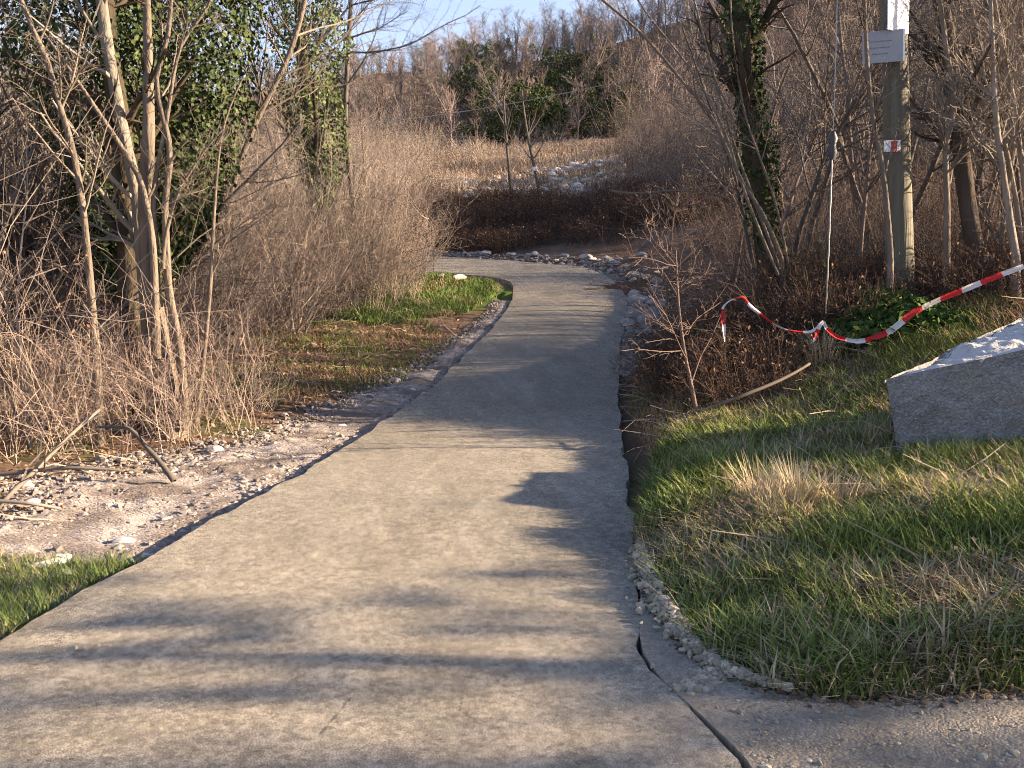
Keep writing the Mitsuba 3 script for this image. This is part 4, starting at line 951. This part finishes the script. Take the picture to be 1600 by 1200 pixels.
# ------------------------------------------------------------------ grass
def field(seed, n, poly, cols, Lr, Wr, label, name, clumpf=2.5, thr=.0, dryf=.3, dry=((.52, .43, .27), (.25, .19, .12)), lean=.5, mind=.03, wind=(0, 0)):
    rg = rr(seed); p = region(poly, int(n), seed, mind)
    p = p[shapely.distance(apron_poly, shapely.points(p[:, 0], p[:, 1])) > .005]
    q = np.c_[p, np.zeros(len(p))]
    d = meshkit.fbm(q * clumpf, 3, seed); keep = d + .25 * rg.random(len(p)) > thr + .1; p, q, d = p[keep], q[keep], d[keep]
    n = len(p); dd = meshkit.fbm(q * 1.5 + 40, 3, seed + 1)
    isdry = rg.random(n) < np.clip(dryf + 2.2 * (dd - .5), .03, .95)
    c = np.where(isdry[:, None], tones(rg, n, *dry, .15), tones(rg, n, *cols, .18))
    L = rg.uniform(*Lr, n) * (.55 + .9 * d); W = rg.uniform(*Wr, n)
    a = rg.random(n) * 6.283; lv = np.stack([np.cos(a), np.sin(a)], 1) * (lean * (.3 + .9 * rg.random(n)))[:, None] + np.asarray(wind)
    lv = lv * np.where(isdry, 1.6, 1)[:, None]
    mb = MB(); add_blades(mb, on_ground(p[:, 0], p[:, 1], -.01), lv, L, W, c, .55)
    scene[name] = mb.ply('leafy'); tag(name, label, 'grass', kind='stuff')


GREEN = ((.075, .12, .03), (.27, .31, .10))
BANK = [(.80, 6.3), (.80, 5.2), (.86, 4.5), (.9, 3.9), (1.2, 3.6), (3.0, 3.5), (4.6, 3.6), (5.2, 5), (5.4, 9.5), (4.6, 10.6), (3.2, 10.2), (2.3, 9.6), (1.45, 9.6), (1.1, 8)]
field(800, 140000, BANK, GREEN, (.06, .26), (.005, .012), 'rough green and straw coloured grass on the right bank', 'grass', 3.2, .22, .42, wind=(-.1, -.05), lean=.8)
field(801, 9000, [(-3.0, 4.0), (-3.4, 5.3), (-3.3, 6.2), (-2.45, 6.05), (-2.0, 5.9), (-2.0, 5.0)], ((.06, .10, .03), (.16, .20, .075)), (.06, .2), (.004, .008), 'strip of green and dry grass at the lower left road edge', 'roadside_grass', 3, .15, .55)
field(802, 20000, [(-4.4, 20.5), (-2.6, 19.6), (-1.0, 21.5), (-.3, 24), (-.5, 25.2), (-1.8, 25.2), (-3.4, 24.4)], ((.10, .155, .045), (.19, .25, .09)), (.10, .22), (.010, .018), 'bright green grass patch inside the bend', 'bend_grass', 1.2, .05, .06)
field(803, 15000, [(-5.5, 12.5), (-3.0, 12.2), (-1.6, 14.5), (-1.0, 18), (-1.6, 20.3), (-4.5, 20.3)], ((.09, .14, .035), (.15, .19, .06)), (.06, .16), (.008, .014), 'thin mixed grass between the left brush and the road', 'verge_grass', .8, .32, .5, dry=((.32, .22, .14), (.22, .15, .10)))
field(804, 26000, [(-9, 39), (7, 38.5), (9, 62), (-16, 62)], ((.36, .275, .20), (.26, .19, .14)), (.2, .5), (.02, .04), 'dry tan grass on the slope beyond the bend', 'dry_grass', .5, .1, .1)
field(805, 11000, [(1.2, 7.5), (1.3, 10), (1.5, 13), (3.6, 12.6), (6.5, 11), (5.4, 9.4), (3.2, 9.9), (1.7, 9)], ((.10, .13, .035), (.17, .18, .06)), (.08, .25), (.005, .010), 'thin dry grass on the bank below the tape', 'bank_grass', 1.5, .1, .75, dry=((.38, .27, .16), (.24, .16, .10)))
# straw tussocks
for k, (px, py, Y, n, hh) in enumerate([(1195, 778, 6.35, 190, .42), (1250, 782, 6.3, 190, .40), (1225, 800, 6.05, 150, .28), (1305, 776, 6.2, 150, .32), (1285, 560, 10.7, 160, .42), (1480, 650, 6.9, 90, .2)]):
    rg = rr(820 + k); p = U(px, py, Y); r_ = .16 * np.sqrt(rg.random(n)); a = rg.random(n) * 6.283
    x, y = p[0] + r_ * np.cos(a), Y + r_ * np.sin(a)
    mb = MB(); add_blades(mb, on_ground(x, y, -.01), np.stack([np.cos(a), np.sin(a)], 1) * rg.uniform(.1, .8, n)[:, None], hh * rg.uniform(.5, 1.1, n), rg.uniform(.005, .010, n), tones(rg, n, (.56, .48, .34), (.34, .27, .18)), .5)
    key = num('straw_tussock'); scene[key] = mb.ply('leafy')
    tag(key, ['tall pale straw tussock at the left of the cluster on the grass bank', 'pale straw tussock in the middle of the cluster on the grass bank', 'low spread straw tussock in front of the cluster', 'pale straw tussock at the right of the cluster on the grass bank', 'rusty dry stalks standing under the tape knot', 'small dry tuft in front of the stone block'][k], 'grass tussock')

# fallen leaves and twigs lying about
def litter(name, seed, n, poly, Lr, cols, label, mind=.05, lift=.03):
    rg = rr(seed); p = region(poly, n, seed, mind); N = unit(rg.normal(size=(n, 3)) * .45 + [0, 0, 1]); L = rg.uniform(*Lr, n)
    mb = MB(); add_leaves(mb, on_ground(p[:, 0], p[:, 1], .008) + np.c_[np.zeros((n, 2)), rg.random(n) * lift], np.cross(N, rg.normal(size=(n, 3))), N, L, L * .55, tones(rg, n, *cols, .25))
    m = n // 6; pt = region(poly, m, seed + 1, mind); b = on_ground(pt[:, 0], pt[:, 1], .02)
    P, R = grow(rg, b, np.c_[rg.normal(size=(m, 2)), .15 * rg.random(m)], rg.uniform(.2, .8, m), 4, rg.uniform(.003, .007, m), np.full(m, .002), .2, -.04)
    add_tubes(mb, P, R, tones(rg, m, *B_TAN))
    scene[name] = mb.ply('matte'); tag(name, label, 'leaves', kind='stuff')


litter('fallen_leaves', 830, 20000, [(-3.2, 7), (-14, 6), (-18, 20), (-10, 28), (-3.5, 24), (-1.2, 22), (-.9, 20), (-1.2, 17), (-2.6, 12.5), (-3.3, 10)], (.04, .09), ((.34, .23, .16), (.17, .11, .075)), 'brown fallen leaves and twigs under the left brush')
litter('grass_leaves', 834, 2600, [(1.35, 6.3), (1.4, 5.2), (1.6, 4.6), (2.2, 4.25), (4.6, 4.3), (5.2, 5), (5.4, 9.5), (4.6, 10.6), (3.2, 10.2), (2.0, 9.3), (1.6, 8)], (.03, .07), ((.30, .20, .13), (.14, .09, .06)), 'dead leaves and stalks lying in the grass of the right bank', .02, .09)
litter('bank_leaves', 832, 14000, [(1.05, 7), (1.35, 9.5), (1.6, 15), (1.9, 21), (4, 24), (12, 18), (9, 11), (4.5, 10.5), (2.4, 9.4)], (.04, .09), ((.26, .17, .11), (.12, .08, .055)), 'brown fallen leaves and twigs on the right bank')
